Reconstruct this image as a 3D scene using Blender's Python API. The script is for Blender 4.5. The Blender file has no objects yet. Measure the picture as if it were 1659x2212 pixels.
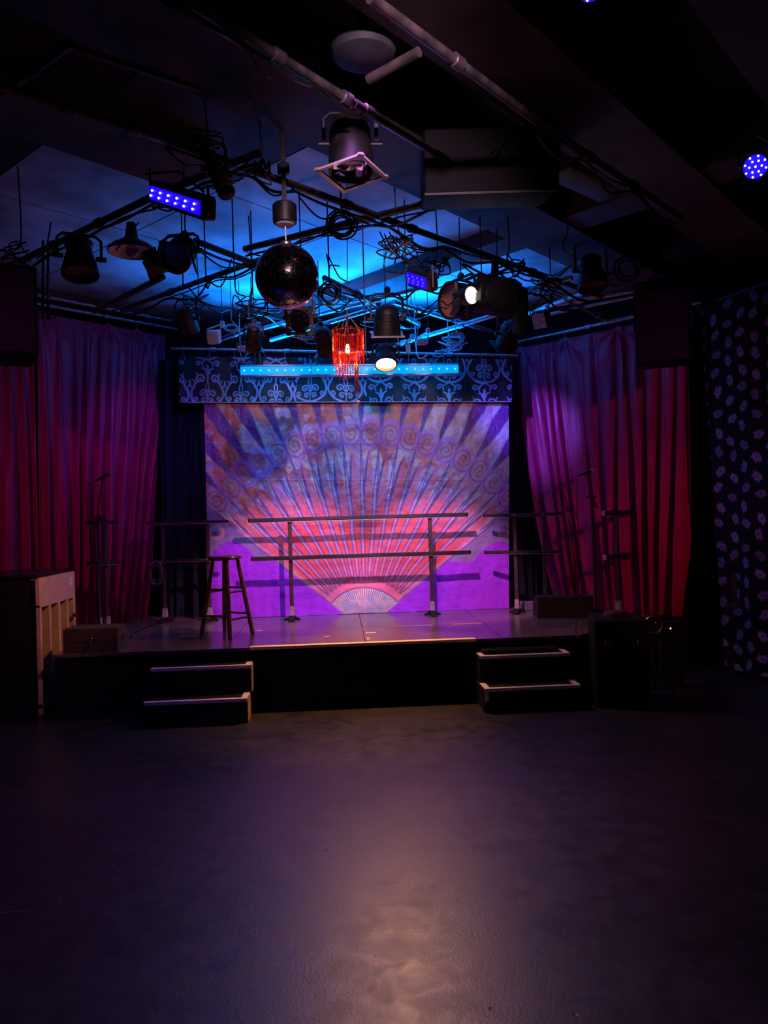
import bpy, math, random
import numpy as np
from mathutils import Vector, Matrix

# ------------------------------------------------------------------ scene, camera, world, exposure
scene = bpy.context.scene
COL = scene.collection
scene.view_settings.view_transform = 'Standard'
scene.view_settings.look = 'None'
scene.view_settings.exposure = 0.0
scene.view_settings.gamma = 1.0
scene.view_settings.use_curve_mapping = False

FPX, IW, IH = 1660.0, 1659, 2212
yaw, roll, pitch = math.radians(3.5), math.radians(1.6), math.radians(0.24)
CAM = Vector((0, 0, 1.67))
FW = Vector((math.sin(yaw) * math.cos(pitch), math.cos(yaw) * math.cos(pitch), math.sin(pitch)))
R0 = Vector((math.cos(yaw), -math.sin(yaw), 0))
U0 = R0.cross(FW)
RT = R0 * math.cos(roll) - U0 * math.sin(roll)
UP = U0 * math.cos(roll) + R0 * math.sin(roll)
cd = bpy.data.cameras.new('camera')
cd.sensor_fit = 'VERTICAL'
cd.sensor_height = 36.0
cd.sensor_width = 27.0
cd.lens = 36.0 * FPX / IH
cd.clip_start = 0.05
cam = bpy.data.objects.new('camera', cd)
COL.objects.link(cam)
m = Matrix((RT, UP, -FW)).transposed().to_4x4()
m.translation = CAM
cam.matrix_world = m
scene.camera = cam


def at(px, py, y=None, z=None, d=None):
    """survey helper: the point of the room seen at a pixel, at a known depth y or height z"""
    r = FW + RT * ((px - IW / 2) / FPX) - UP * ((py - IH / 2) / FPX)
    if y is not None:
        t = (y - CAM.y) / r.y
    elif z is not None:
        t = (z - CAM.z) / r.z
    else:
        t = d
    return CAM + r * t


w = bpy.data.worlds.new('world')
scene.world = w
w.use_nodes = True
bg = w.node_tree.nodes['Background']
bg.inputs[0].default_value = (0.10, 0.05, 0.16, 1)
bg.inputs[1].default_value = 0.004


def spot(name, loc, target, color, power, angle, blend=0.3, radius=0.06):
    l = bpy.data.lights.new(name, 'SPOT')
    l.color = color
    l.energy = power
    l.spot_size = math.radians(angle)
    l.spot_blend = blend
    l.shadow_soft_size = radius
    o = bpy.data.objects.new(name, l)
    COL.objects.link(o)
    o.location = loc
    o.rotation_euler = (Vector(target) - Vector(loc)).to_track_quat('-Z', 'Y').to_euler()
    return o


# unseen spots added to wash curtains, backdrop and floor with colour
spot('added_spot_magenta', (-3.3, 2.4, 3.5), (-2.1, 8.4, 1.9), (0.62, 0.02, 0.50), 150, 40, 0.9, 0.12)
spot('added_spot_red', (-3.6, 1.6, 3.4), (-2.9, 7.9, 0.9), (1.0, 0.05, 0.06), 45, 34, 0.9, 0.12)
spot('added_spot_magenta', (4.2, 2.4, 3.5), (2.7, 8.7, 2.0), (0.60, 0.02, 0.46), 130, 38, 0.9, 0.12)
spot('added_spot_red', (4.2, 2.0, 3.3), (2.9, 8.4, 0.6), (1.0, 0.05, 0.04), 110, 32, 0.9, 0.12)
spot('added_spot_violet', (0.4, 0.3, 3.8), (0.25, 8.8, 2.75), (1.0, 0.58, 0.80), 760, 27, 0.9, 0.10)
spot('added_floor_violet', at(785, 105, z=4.0) - Vector((0, 0, 0.10)), (0.35, 4.7, 0.0), (0.58, 0.14, 0.82), 240, 54, 1.0, 0.2)  # spot added under the dark dish to tint the floor violet
spot('added_spot_blue', (-3.4, 2.6, 3.6), (-2.0, 4.4, 0.0), (0.08, 0.03, 1.0), 130, 76, 1.0, 0.2)

# ------------------------------------------------------------------ materials
MATS = {}


def mat(name, color, rough=0.6, metal=0.0, var=0.25, scale=12.0, bump=0.0, bscale=60.0, spec=0.5, sheen=0.0,
        color2=None, rvar=0.1):
    if name in MATS:
        return MATS[name]
    M = bpy.data.materials.new(name)
    M.use_nodes = True
    nt = M.node_tree
    b = nt.nodes['Principled BSDF']
    tc = nt.nodes.new('ShaderNodeTexCoord')
    n = nt.nodes.new('ShaderNodeTexNoise')
    n.inputs['Scale'].default_value = scale
    n.inputs['Detail'].default_value = 5
    nt.links.new(tc.outputs['Object'], n.inputs['Vector'])
    rp = nt.nodes.new('ShaderNodeValToRGB')
    c = list(color)
    lo = [v * (1 - var) for v in c]
    hi = list(color2) if color2 else [min(1, v * (1 + var)) for v in c]
    rp.color_ramp.elements[0].position = 0.3
    rp.color_ramp.elements[1].position = 0.72
    rp.color_ramp.elements[0].color = (*lo, 1)
    rp.color_ramp.elements[1].color = (*hi, 1)
    nt.links.new(n.outputs['Fac'], rp.inputs['Fac'])
    nt.links.new(rp.outputs['Color'], b.inputs['Base Color'])
    mr = nt.nodes.new('ShaderNodeMapRange')
    mr.inputs['To Min'].default_value = max(0.02, rough - rvar)
    mr.inputs['To Max'].default_value = min(1, rough + rvar)
    nt.links.new(n.outputs['Fac'], mr.inputs['Value'])
    nt.links.new(mr.outputs['Result'], b.inputs['Roughness'])
    b.inputs['Metallic'].default_value = metal
    b.inputs['Specular IOR Level'].default_value = spec
    if sheen:
        b.inputs['Sheen Weight'].default_value = sheen
    if bump:
        n2 = nt.nodes.new('ShaderNodeTexNoise')
        n2.inputs['Scale'].default_value = bscale
        n2.inputs['Detail'].default_value = 4
        nt.links.new(tc.outputs['Object'], n2.inputs['Vector'])
        bp = nt.nodes.new('ShaderNodeBump')
        bp.inputs['Strength'].default_value = bump
        bp.inputs['Distance'].default_value = 0.01
        nt.links.new(n2.outputs['Fac'], bp.inputs['Height'])
        nt.links.new(bp.outputs['Normal'], b.inputs['Normal'])
    MATS[name] = M
    return M


def emit(name, color, strength, base=(0.02, 0.02, 0.02)):
    if name in MATS:
        return MATS[name]
    M = bpy.data.materials.new(name)
    M.use_nodes = True
    b = M.node_tree.nodes['Principled BSDF']
    b.inputs['Base Color'].default_value = (*base, 1)
    b.inputs['Emission Color'].default_value = (*color, 1)
    b.inputs['Emission Strength'].default_value = strength
    b.inputs['Roughness'].default_value = 0.3
    MATS[name] = M
    return M


def attr_mat(name, rough=0.7, bump=0.15, bscale=80.0, spec=0.3, mscale=(1, 1, 1)):
    M = bpy.data.materials.new(name)
    M.use_nodes = True
    nt = M.node_tree
    b = nt.nodes['Principled BSDF']
    a = nt.nodes.new('ShaderNodeAttribute')
    a.attribute_name = 'paint'
    nt.links.new(a.outputs['Color'], b.inputs['Base Color'])
    b.inputs['Roughness'].default_value = rough
    b.inputs['Specular IOR Level'].default_value = spec
    tc = nt.nodes.new('ShaderNodeTexCoord')
    n2 = nt.nodes.new('ShaderNodeTexNoise')
    n2.inputs['Scale'].default_value = bscale
    n2.inputs['Detail'].default_value = 5
    nt.links.new(tc.outputs['Object'], n2.inputs['Vector'])
    bp = nt.nodes.new('ShaderNodeBump')
    bp.inputs['Strength'].default_value = bump
    bp.inputs['Distance'].default_value = 0.02
    nt.links.new(n2.outputs['Fac'], bp.inputs['Height'])
    nt.links.new(bp.outputs['Normal'], b.inputs['Normal'])
    return M


BLACK = mat('black_paint', (0.007, 0.007, 0.008), 0.8, 0, .3, 12, 0, 60, .2)
BLACKM = mat('black_metal', (0.009, 0.0085, 0.010), 0.5, 0.0, 0.5, 20)
DUSTY = mat('dusty_black_metal', (0.05, 0.04, 0.04), 0.6, 0.0, 0.6, 14)
RUSTY = mat('brown_worn_metal', (0.12, 0.065, 0.045), 0.45, 0.3, 0.5, 18)
STEEL = mat('galvanised_steel', (0.42, 0.42, 0.45), 0.34, 0.9, 0.35, 25)
PIPEB = mat('black_pipe', (0.06, 0.052, 0.055), 0.45, 0.2, 0.6, 10, color2=(0.16, 0.13, 0.13))
SILVER = mat('silver_reflector', (0.75, 0.74, 0.72), 0.18, 1.0, 0.2, 30)
ALU = mat('aluminium', (0.55, 0.55, 0.58), 0.35, 0.9, 0.15, 30)
RUBBER = mat('black_rubber', (0.01, 0.01, 0.011), 0.5)
CABLE = mat('black_cable', (0.012, 0.012, 0.013), 0.45)
CABLEP = mat('pale_cable', (0.45, 0.45, 0.48), 0.5)
WHITE = mat('white_plastic', (0.7, 0.7, 0.72), 0.45, 0, 0.08)
CHROME = mat('chrome', (0.8, 0.8, 0.82), 0.12, 1.0, 0.05)
TAPE = mat('pale_tape', (0.72, 0.58, 0.46), 0.6, 0, 0.15, 30)
CARPET = mat('black_carpet', (0.016, 0.014, 0.014), 0.95, 0, 0.4, 40, 0.4, 200, 0.1)
WALLM = mat('black_wall_paint', (0.010, 0.009, 0.012), 0.8, 0, 0.4, 4, 0.2, 30, 0.2)

# ------------------------------------------------------------------ mesh helpers


def basis(axis):
    a = Vector(axis).normalized()
    h = Vector((0, 0, 1)) if abs(a.z) < 0.95 else Vector((0, 1, 0))
    s = a.cross(h).normalized()
    return a, s, s.cross(a).normalized()


class MB:
    def __init__(self, origin=(0, 0, 0)):
        self.v, self.f, self.o = [], [], Vector(origin)

    def add(self, vs, fs):
        n = len(self.v)
        self.v += [tuple(Vector(p) - self.o) for p in vs]
        self.f += [tuple(i + n for i in q) for q in fs]
        return self

    def box(self, c, s, ax=None, bev=0.0):
        """box of full size s at c; ax = three axis vectors; bev = chamfer width"""
        c = Vector(c)
        X, Y, Z = ax if ax else (Vector((1, 0, 0)), Vector((0, 1, 0)), Vector((0, 0, 1)))
        X, Y, Z = Vector(X).normalized(), Vector(Y).normalized(), Vector(Z).normalized()
        a, b, d = s[0] / 2, s[1] / 2, s[2] / 2
        if bev <= 0:
            vs = [c + X * (i * a) + Y * (j * b) + Z * (k * d) for k in (-1, 1) for j in (-1, 1) for i in (-1, 1)]
            return self.add(vs, [(0, 2, 3, 1), (4, 5, 7, 6), (0, 1, 5, 4), (2, 6, 7, 3), (0, 4, 6, 2), (1, 3, 7, 5)])
        e = bev
        vs, fs = [], []
        for k, zz, ins in ((0, -d, e), (1, -d + e, 0), (2, d - e, 0), (3, d, e)):
            p, q = a - ins, b - ins
            for x, y in ((p - e, -q), (p, -q + e), (p, q - e), (p - e, q), (-p + e, q), (-p, q - e), (-p, -q + e), (-p + e, -q)):
                vs.append(c + X * x + Y * y + Z * zz)
        for k in range(3):
            for i in range(8):
                j = (i + 1) % 8
                fs.append((k * 8 + i, k * 8 + j, k * 8 + 8 + j, k * 8 + 8 + i))
        fs.append(tuple(range(7, -1, -1)))
        fs.append(tuple(range(24, 32)))
        return self.add(vs, fs)

    def lathe(self, prof, o, axis, n=20, cap0=True, cap1=True):
        """prof = list of (distance along axis, radius)"""
        o = Vector(o)
        a, s, t = basis(axis)
        vs, fs = [], []
        for d, r in prof:
            for i in range(n):
                th = 2 * math.pi * i / n
                vs.append(o + a * d + (s * math.cos(th) + t * math.sin(th)) * r)
        for k in range(len(prof) - 1):
            for i in range(n):
                j = (i + 1) % n
                fs.append((k * n + i, k * n + j, k * n + n + j, k * n + n + i))
        if cap0:
            fs.append(tuple(range(n - 1, -1, -1)))
        if cap1:
            b = (len(prof) - 1) * n
            fs.append(tuple(range(b, b + n)))
        return self.add(vs, fs)

    def cyl(self, p0, p1, r0, r1=None, n=12):
        p0, p1 = Vector(p0), Vector(p1)
        return self.lathe([(0, r0), ((p1 - p0).length, r0 if r1 is None else r1)], p0, p1 - p0, n)

    def tube(self, pts, r, n=6, closed=False):
        pts = [Vector(p) for p in pts]
        N = len(pts)
        vs, fs = [], []
        prev = None
        for i, p in enumerate(pts):
            if closed:
                d = pts[(i + 1) % N] - pts[i - 1]
            else:
                d = pts[min(i + 1, N - 1)] - pts[max(i - 1, 0)]
            if d.length < 1e-9:
                d = Vector((0, 0, 1))
            d.normalize()
            if prev is None:
                _, s, t = basis(d)
            else:
                s = prev - d * prev.dot(d)
                s = s.normalized() if s.length > 1e-6 else basis(d)[1]
                t = d.cross(s)
            prev = s
            for k in range(n):
                th = 2 * math.pi * k / n
                vs.append(p + (s * math.cos(th) + t * math.sin(th)) * r)
        for i in range(N if closed else N - 1):
            i2 = (i + 1) % N
            for k in range(n):
                k2 = (k + 1) % n
                fs.append((i * n + k, i * n + k2, i2 * n + k2, i2 * n + k))
        if not closed:
            fs.append(tuple(range(n - 1, -1, -1)))
            fs.append(tuple(range((N - 1) * n, N * n)))
        return self.add(vs, fs)

    def ring(self, c, axis, R, r, n=24, m=6):
        a, s, t = basis(axis)
        return self.tube([Vector(c) + (s * math.cos(2 * math.pi * i / n) + t * math.sin(2 * math.pi * i / n)) * R for i in range(n)], r, m, True)

    def prism(self, poly, d):
        """poly = list of 3D points, extruded by vector d"""
        n = len(poly)
        d = Vector(d)
        vs = [Vector(p) for p in poly] + [Vector(p) + d for p in poly]
        fs = [tuple(range(n - 1, -1, -1)), tuple(range(n, 2 * n))]
        for i in range(n):
            j = (i + 1) % n
            fs.append((i, j, n + j, n + i))
        return self.add(vs, fs)

    def ball(self, c, r, n=10, k=6):
        prof = [(r * (1 - math.cos(math.pi * i / k)), max(1e-4, r * math.sin(math.pi * i / k))) for i in range(k + 1)]
        return self.lathe(prof, Vector(c) - Vector((0, 0, r)), (0, 0, 1), n)

    def build(self, name, material, parent=None, smooth=True):
        me = bpy.data.meshes.new(name)
        me.from_pydata(self.v, [], self.f)
        me.materials.append(material)
        if smooth:
            me.polygons.foreach_set('use_smooth', [True] * len(me.polygons))
            me.set_sharp_from_angle(angle=math.radians(38))
        me.validate()
        o = bpy.data.objects.new(name, me)
        COL.objects.link(o)
        if parent is not None:
            o.parent = parent
        return o


def tag(o, label=None, cat=None, group=None, kind=None):
    if label:
        o['label'] = label
    if cat:
        o['category'] = cat
    if group:
        o['group'] = group
    if kind:
        o['kind'] = kind
    return o


def thing(name, label, cat, loc, group=None):
    o = bpy.data.objects.new(name, None)
    o.empty_display_size = 0.1
    COL.objects.link(o)
    o.location = loc
    return tag(o, label, cat, group)


def single(name, mb, material, label, cat, group=None, origin=None):
    """a thing that is one mesh; its origin is moved to the mesh's lowest centre"""
    o = mb.build(name, material)
    vs = np.array(mb.v)
    c = Vector(((vs[:, 0].min() + vs[:, 0].max()) / 2, (vs[:, 1].min() + vs[:, 1].max()) / 2, vs[:, 2].min()))
    o.data.transform(Matrix.Translation(-c))
    o.location = c
    return tag(o, label, cat, group)


def structure(name, mb, material, smooth=False, parent=None):
    o = mb.build(name, material, parent, smooth)
    if parent is None:
        o['kind'] = 'structure'
    return o


def grid_mesh(name, P, material, parent=None, color=None):
    """P = (h, w, 3) array of points; color = (h, w, 3) paint attribute"""
    h, wd, _ = P.shape
    me = bpy.data.meshes.new(name)
    nv = h * wd
    idx = np.arange(nv).reshape(h, wd)
    q = np.stack([idx[:-1, :-1], idx[1:, :-1], idx[1:, 1:], idx[:-1, 1:]], -1).reshape(-1, 4)
    nf = len(q)
    me.vertices.add(nv)
    me.vertices.foreach_set('co', P.reshape(-1).astype(np.float32))
    me.loops.add(nf * 4)
    me.loops.foreach_set('vertex_index', q.reshape(-1).astype(np.int32))
    me.polygons.add(nf)
    me.polygons.foreach_set('loop_start', np.arange(0, nf * 4, 4, dtype=np.int32))
    me.polygons.foreach_set('use_smooth', np.ones(nf, dtype=bool))
    me.update(calc_edges=True)
    if color is not None:
        a = me.color_attributes.new('paint', 'FLOAT_COLOR', 'POINT')
        c4 = np.ones((nv, 4), np.float32)
        c4[:, :3] = color.reshape(-1, 3)
        a.data.foreach_set('color', c4.reshape(-1))
    me.materials.append(material)
    o = bpy.data.objects.new(name, me)
    COL.objects.link(o)
    if parent is not None:
        o.parent = parent
    return o


_rs = np.random.RandomState(7)
_LAT = _rs.rand(256, 256)


def vnoise(x, y):
    xi, yi = np.floor(x).astype(int), np.floor(y).astype(int)
    fx, fy = x - xi, y - yi
    fx, fy = fx * fx * (3 - 2 * fx), fy * fy * (3 - 2 * fy)
    g = lambda a, b: _LAT[a % 256, b % 256]
    return (g(xi, yi) * (1 - fx) + g(xi + 1, yi) * fx) * (1 - fy) + (g(xi, yi + 1) * (1 - fx) + g(xi + 1, yi + 1) * fx) * fy


def fbm(x, y, oct=4):
    s, a, t = 0, 0.5, 0
    for i in range(oct):
        s = s + a * vnoise(x * 2 ** i + 17.3 * i, y * 2 ** i + 9.1 * i)
        t += a
        a *= 0.5
    return s / t


def sst(e0, e1, x):
    t = np.clip((x - e0) / (e1 - e0), 0, 1)
    return t * t * (3 - 2 * t)


def mixc(c, new, a):
    return c * (1 - a[..., None]) + np.asarray(new) * a[..., None]


# directions of the building (the stage stands across a corner, at 45 degrees)
S2 = math.sqrt(0.5)
UD = Vector((S2, S2, 0))      # away to the right
VD = Vector((-S2, S2, 0))     # away to the left
ZS = 0.55                     # stage height
ZP = 3.75                     # pipe grid height
ZC = 4.12                     # ceiling height
YF, YB = 6.77, 8.80           # stage front, backdrop

# ------------------------------------------------------------------ setting: floor, walls, ceiling


def floor_material():
    M = bpy.data.materials.new('worn_black_floor')
    M.use_nodes = True
    nt = M.node_tree
    b = nt.nodes['Principled BSDF']
    tc = nt.nodes.new('ShaderNodeTexCoord')

    def noise(scale, det=6, dist=0.0, stretch=None):
        n = nt.nodes.new('ShaderNodeTexNoise')
        n.inputs['Scale'].default_value = scale
        n.inputs['Detail'].default_value = det
        n.inputs['Distortion'].default_value = dist
        if stretch:
            mp = nt.nodes.new('ShaderNodeMapping')
            mp.inputs['Scale'].default_value = stretch
            mp.inputs['Rotation'].default_value = (0, 0, 0.6)
            nt.links.new(tc.outputs['Object'], mp.inputs['Vector'])
            nt.links.new(mp.outputs['Vector'], n.inputs['Vector'])
        else:
            nt.links.new(tc.outputs['Object'], n.inputs['Vector'])
        return n

    def ramp(src, p0, p1, c0, c1):
        r = nt.nodes.new('ShaderNodeValToRGB')
        r.color_ramp.elements[0].position = p0
        r.color_ramp.elements[1].position = p1
        r.color_ramp.elements[0].color = (*c0, 1)
        r.color_ramp.elements[1].color = (*c1, 1)
        nt.links.new(src, r.inputs['Fac'])
        return r
    big = ramp(noise(1.3, 6, 0.6).outputs['Fac'], 0.3, 0.75, (0.011, 0.009, 0.010), (0.034, 0.028, 0.028))
    scr = ramp(noise(5, 8, 1.2, (0.4, 7, 1)).outputs['Fac'], 0.66, 0.72, (0, 0, 0), (1, 1, 1))
    mx = nt.nodes.new('ShaderNodeMix')
    mx.data_type = 'RGBA'
    mx.inputs[7].default_value = (0.12, 0.10, 0.095, 1)
    sc = nt.nodes.new('ShaderNodeMath')
    sc.operation = 'MULTIPLY'
    sc.inputs[1].default_value = 0.5
    nt.links.new(scr.outputs['Color'], sc.inputs[0])
    nt.links.new(sc.outputs[0], mx.inputs[0])
    nt.links.new(big.outputs['Color'], mx.inputs[6])
    # chips and pits
    vo = nt.nodes.new('ShaderNodeTexVoronoi')
    vo.inputs['Scale'].default_value = 9
    nt.links.new(tc.outputs['Object'], vo.inputs['Vector'])
    pit = ramp(vo.outputs['Distance'], 0.05, 0.09, (1, 1, 1), (0, 0, 0))
    msk = ramp(noise(1.7, 3).outputs['Fac'], 0.52, 0.6, (0, 0, 0), (1, 1, 1))
    pm = nt.nodes.new('ShaderNodeMath')
    pm.operation = 'MULTIPLY'
    nt.links.new(pit.outputs['Color'], pm.inputs[0])
    nt.links.new(msk.outputs['Color'], pm.inputs[1])
    mx2 = nt.nodes.new('ShaderNodeMix')
    mx2.data_type = 'RGBA'
    mx2.inputs[7].default_value = (0.004, 0.004, 0.004, 1)
    nt.links.new(pm.outputs[0], mx2.inputs[0])
    nt.links.new(mx.outputs[2], mx2.inputs[6])
    nt.links.new(mx2.outputs[2], b.inputs['Base Color'])
    rr = ramp(noise(8.0, 9, 0.8).outputs['Fac'], 0.3, 0.75, (0.33, 0.33, 0.33), (0.46, 0.46, 0.46))
    nt.links.new(rr.outputs['Color'], b.inputs['Roughness'])
    b.inputs['Specular IOR Level'].default_value = 0.8
    bp = nt.nodes.new('ShaderNodeBump')
    bp.inputs['Strength'].default_value = 0.16
    bp.inputs['Distance'].default_value = 0.006
    nt.links.new(noise(90, 6).outputs['Fac'], bp.inputs['Height'])
    bp2 = nt.nodes.new('ShaderNodeBump')
    bp2.inputs['Strength'].default_value = 0.5
    bp2.inputs['Distance'].default_value = 0.006
    bp2.invert = True
    nt.links.new(pm.outputs[0], bp2.inputs['Height'])
    nt.links.new(bp.outputs['Normal'], bp2.inputs['Normal'])
    nt.links.new(bp2.outputs['Normal'], b.inputs['Normal'])
    return M


structure('floor', MB().box((0, 2.5, -0.05), (14, 15.6, 0.1)), floor_material())

# curtain lines measured on the pipe grid
LB = at(385, 712, z=3.99)       # far end of the left curtain pipe
LA = at(80, 655, z=3.99)        # near end in view
RB = at(1115, 740, z=3.72)
RA = at(1365, 685, z=3.72)
ld = (LB - LA).normalized()
rd = (RB - RA).normalized()
ln = Vector((-ld.y, ld.x, 0))    # outward normal of the left wall
rn = Vector((rd.y, -rd.x, 0))    # outward normal of the right wall


def wall(name, p0, p1, n, z1=4.4):
    p0, p1 = Vector(p0), Vector(p1)
    poly = [Vector((p0.x, p0.y, 0)), Vector((p1.x, p1.y, 0)), Vector((p1.x, p1.y, z1)), Vector((p0.x, p0.y, z1))]
    structure(name, MB().prism(poly, Vector(n) * 0.12), WALLM)


l0 = LB + ln * 0.42
wall('wall_left', l0 + ld * 1.2, l0 - ld * 6.5, ln)
r0_ = RB + rn * 0.40
wall('wall_right', r0_ + rd * 1.0, r0_ - rd * 6.2, rn)
wall('wall_back', (-3.2, 9.75, 0), (3.6, 9.75, 0), (0, 1, 0))
wall('wall_side_left', (-6.9, 6.0, 0), (-6.9, -5.0, 0), (-1, 0, 0))
wall('wall_side_right', (6.9, 6.0, 0), (6.9, -5.0, 0), (1, 0, 0))
wall('wall_rear', (-6.9, -5.2, 0), (6.9, -5.2, 0), (0, -1, 0))

CEILM = mat('ceiling_dark_paint', (0.055, 0.045, 0.05), 0.85, 0, 0.5, 2.5, 0.3, 40, 0.2)
BEAMM = mat('ceiling_beam_plaster', (0.12, 0.085, 0.09), 0.85, 0, 0.35, 3.0, 0.4, 120, 0.2)
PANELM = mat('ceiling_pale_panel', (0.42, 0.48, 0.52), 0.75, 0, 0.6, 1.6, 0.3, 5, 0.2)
structure('ceiling', MB().box((0, 2.5, ZC + 0.25), (14, 15.6, 0.1)), CEILM)


def run_box(a, b, wdt, z0, z1):
    """horizontal bar of rectangular section between two plan points"""
    a, b = Vector((a[0], a[1], 0)), Vector((b[0], b[1], 0))
    d = (b - a).normalized()
    n = Vector((-d.y, d.x, 0)) * (wdt / 2)
    poly = [a - n, a + n, b + n, b - n]
    return MB().prism([p + Vector((0, 0, z0)) for p in poly], (0, 0, z1 - z0))


cA = at(475, 150, z=4.0)
cA.z = 0
beam_sp = VD * 1.12
for i, k in enumerate((-2, -1, 0)):
    c = cA + beam_sp * k
    structure('trim_%d' % (i + 1), run_box(c - UD * 5.5, c + UD * 5.2, 0.52, 3.98, ZC + 0.2), BEAMM)
c = cA + beam_sp
structure('trim_5', run_box(c - UD * 5.5, c + UD * .6, 0.52, 3.98, ZC + 0.2), BEAMM)
# dark bar standing in for a shadow band on the ceiling
b0, b1 = at(640, 700, z=4.0), at(1130, 500, z=4.0)
structure('trim_4', run_box(b0 - VD * -1.5, b1 + VD * -2.0, 0.34, 4.0, ZC + 0.2), BEAMM)
# pale panels between the beams over the stage
ceil = bpy.data.objects['ceiling']
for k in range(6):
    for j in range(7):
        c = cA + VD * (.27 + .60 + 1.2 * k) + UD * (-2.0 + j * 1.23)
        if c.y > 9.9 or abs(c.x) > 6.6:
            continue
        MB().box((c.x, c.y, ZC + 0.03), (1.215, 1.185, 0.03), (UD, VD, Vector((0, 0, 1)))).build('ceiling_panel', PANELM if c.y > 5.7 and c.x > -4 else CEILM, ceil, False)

# ------------------------------------------------------------------ stage
sl, sr = -2.47, 3.6
DECK = mat('worn_stage_deck', (0.12, 0.085, 0.075), 0.22, 0, 0.35, 3, 0.02, 60, 0.7, rvar=.03)
FASC = mat('stage_black_fascia', (0.008, 0.008, 0.009), 0.8, 0, 0.4, 8, 0, 60, 0.2)
st = thing('stage', 'low wooden stage platform with dark worn deck across the corner', 'stage', ((sl + sr) / 2, YF, 0))
so = st.location


def clip(poly, p, n):
    """keep the part of a plan polygon on the inner side of the line through p with outward normal n"""
    out = []
    for i in range(len(poly)):
        a, b = Vector(poly[i]), Vector(poly[(i + 1) % len(poly)])
        da, db_ = (a - p).dot(n), (b - p).dot(n)
        if da <= 0:
            out.append(a)
        if da * db_ < 0:
            out.append(a.lerp(b, da / (da - db_)))
    return out


def stage_plan(x0, y0, x1, y1):
    q = [Vector((x0, y0, 0)), Vector((x1, y0, 0)), Vector((x1, y1, 0)), Vector((x0, y1, 0))]
    q = clip(q, Vector((l0.x, l0.y, 0)) - ln * .03, ln)
    q = clip(q, Vector((r0_.x, r0_.y, 0)) - rn * .03, rn)
    return clip(q, Vector((2.16, YF, 0)), Vector((S2, -S2, 0)))


def slab(q, z0, z1, name, material):
    if len(q) > 2:
        MB(so).prism([p + Vector((0, 0, z0)) for p in q], (0, 0, z1 - z0)).build(name, material, st, False)


slab(stage_plan(sl + .01, YF + .02, sr, 7.83), 0, ZS - .026, 'stage_base', FASC)
slab(stage_plan(-3.1, 7.83, sr, 9.6), 0, ZS - .026, 'stage_base', FASC)
for i in range(7):
    x0 = max(0.22 - 1.22 * (3 - i), sl)
    x1 = min(0.22 - 1.22 * (2 - i), sr)
    slab(stage_plan(x0 + .003, YF - .015, x1 - .003, 7.717), ZS - .025, ZS, 'deck_panel', DECK)
    if i == 0 or x0 == sl:
        slab(stage_plan(-3.1, 7.82, sl - .003, 9.6), ZS - .025, ZS, 'deck_panel', DECK)
    slab(stage_plan(x0 + .003, 7.723, x1 - .003, 9.6), ZS - .025, ZS, 'deck_panel', DECK)
xa, xb = at(540, 1398, y=YF).x, at(1027, 1381, y=YF).x
trim = MB(so).box(((xa + xb) / 2, YF - 0.022, ZS - 0.008), (xb - xa, 0.012, 0.024), None, 0.002)
trim.box(((xa + xb) / 2, YF + 0.012, ZS + 0.002), (xb - xa, 0.08, 0.004))
tr = trim.build('edge_trim', mat('trim_metal', (0.90, 0.68, 0.36), 0.65, 0, 0.2, 40), st)
tag(tr, 'bright metal edging along the stage front')
# tape scraps on the seam
rnd = random.Random(3)
for (px, py, lx, ly) in ((801, 1367, .10, .05), (706, 1375, .06, .03), (795, 1380, .03, .16), (787, 1350, .02, .2), (880, 1352, .5, .012), (1010, 1347, .3, .012), (560, 1362, .05, .02)):
    p = at(px, py, z=ZS)
    MB(so).box((p.x, p.y, ZS + 0.001), (lx, ly, 0.002)).build('tape_scrap', TAPE if lx > .03 else mat('amber_tape', (.6, .4, .2), .5), st, False)


def steps(label, x0l, x1l, x0u, x1u, yf, tape_sides):
    t = thing('stage_steps', label, 'steps', ((x0l + x1l) / 2, yf, 0), 'step units at the stage front')
    o = t.location
    ym, yb = yf + 0.22, YF - 0.02
    MB(o).box(((x0l + x1l) / 2, (yf + yb) / 2, 0.10), (x1l - x0l, yb - yf, 0.20), None, 0.008).build('lower_step', CARPET, t)
    MB(o).box(((x0u + x1u) / 2, (ym + yb) / 2, 0.315), (x1u - x0u, yb - ym, 0.23), None, 0.008).build('upper_step', CARPET, t)
    for x0, x1, y0, z, yy in ((x0l, x1l, yf, 0.20, ym), (x0u, x1u, ym, 0.43, yb)):
        nm = MB(o)
        nm.box(((x0 + x1) / 2, y0 + 0.012, z + 0.002), (x1 - x0, 0.045, 0.004))
        nm.box(((x0 + x1) / 2, y0 - 0.006, z - 0.010), (x1 - x0, 0.008, 0.024))
        nm.build('edge_tape', TAPE, t, False)
        if 'l' in tape_sides:
            MB(o).box((x0 + 0.025, y0 + 0.125, z + 0.003), (0.05, 0.18, 0.003)).build('side_tape', TAPE, t, False)
        if 'r' in tape_sides:
            MB(o).box((x1 - 0.025, y0 + 0.125, z + 0.003), (0.05, 0.18, 0.003)).build('side_tape', TAPE, t, False)
    if tape_sides == 'lr':
        MB(o).box((x0l + .02, yf - .004, .14), (.03, .006, .09)).build('side_tape', TAPE, t, False)
        MB(o).box(((x0u + x1u) / 2 - .02, ym + .15, .45), (x1u - x0u - .12, .1, .04), None, .015).build('top_riser', CARPET, t)
    else:
        MB(o).box((x1l + .002, (yf + ym) / 2, .1), (.006, .2, .19)).build('side_panel', mat('raw_plywood', (.42, .30, .2), .7), t, False)
        MB(o).box((x1u + .002, (ym + yb) / 2, .315), (.006, yb - ym - .01, .22)).build('side_panel', mat('raw_plywood', (.42, .30, .2), .7), t, False)
    return t


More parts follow.
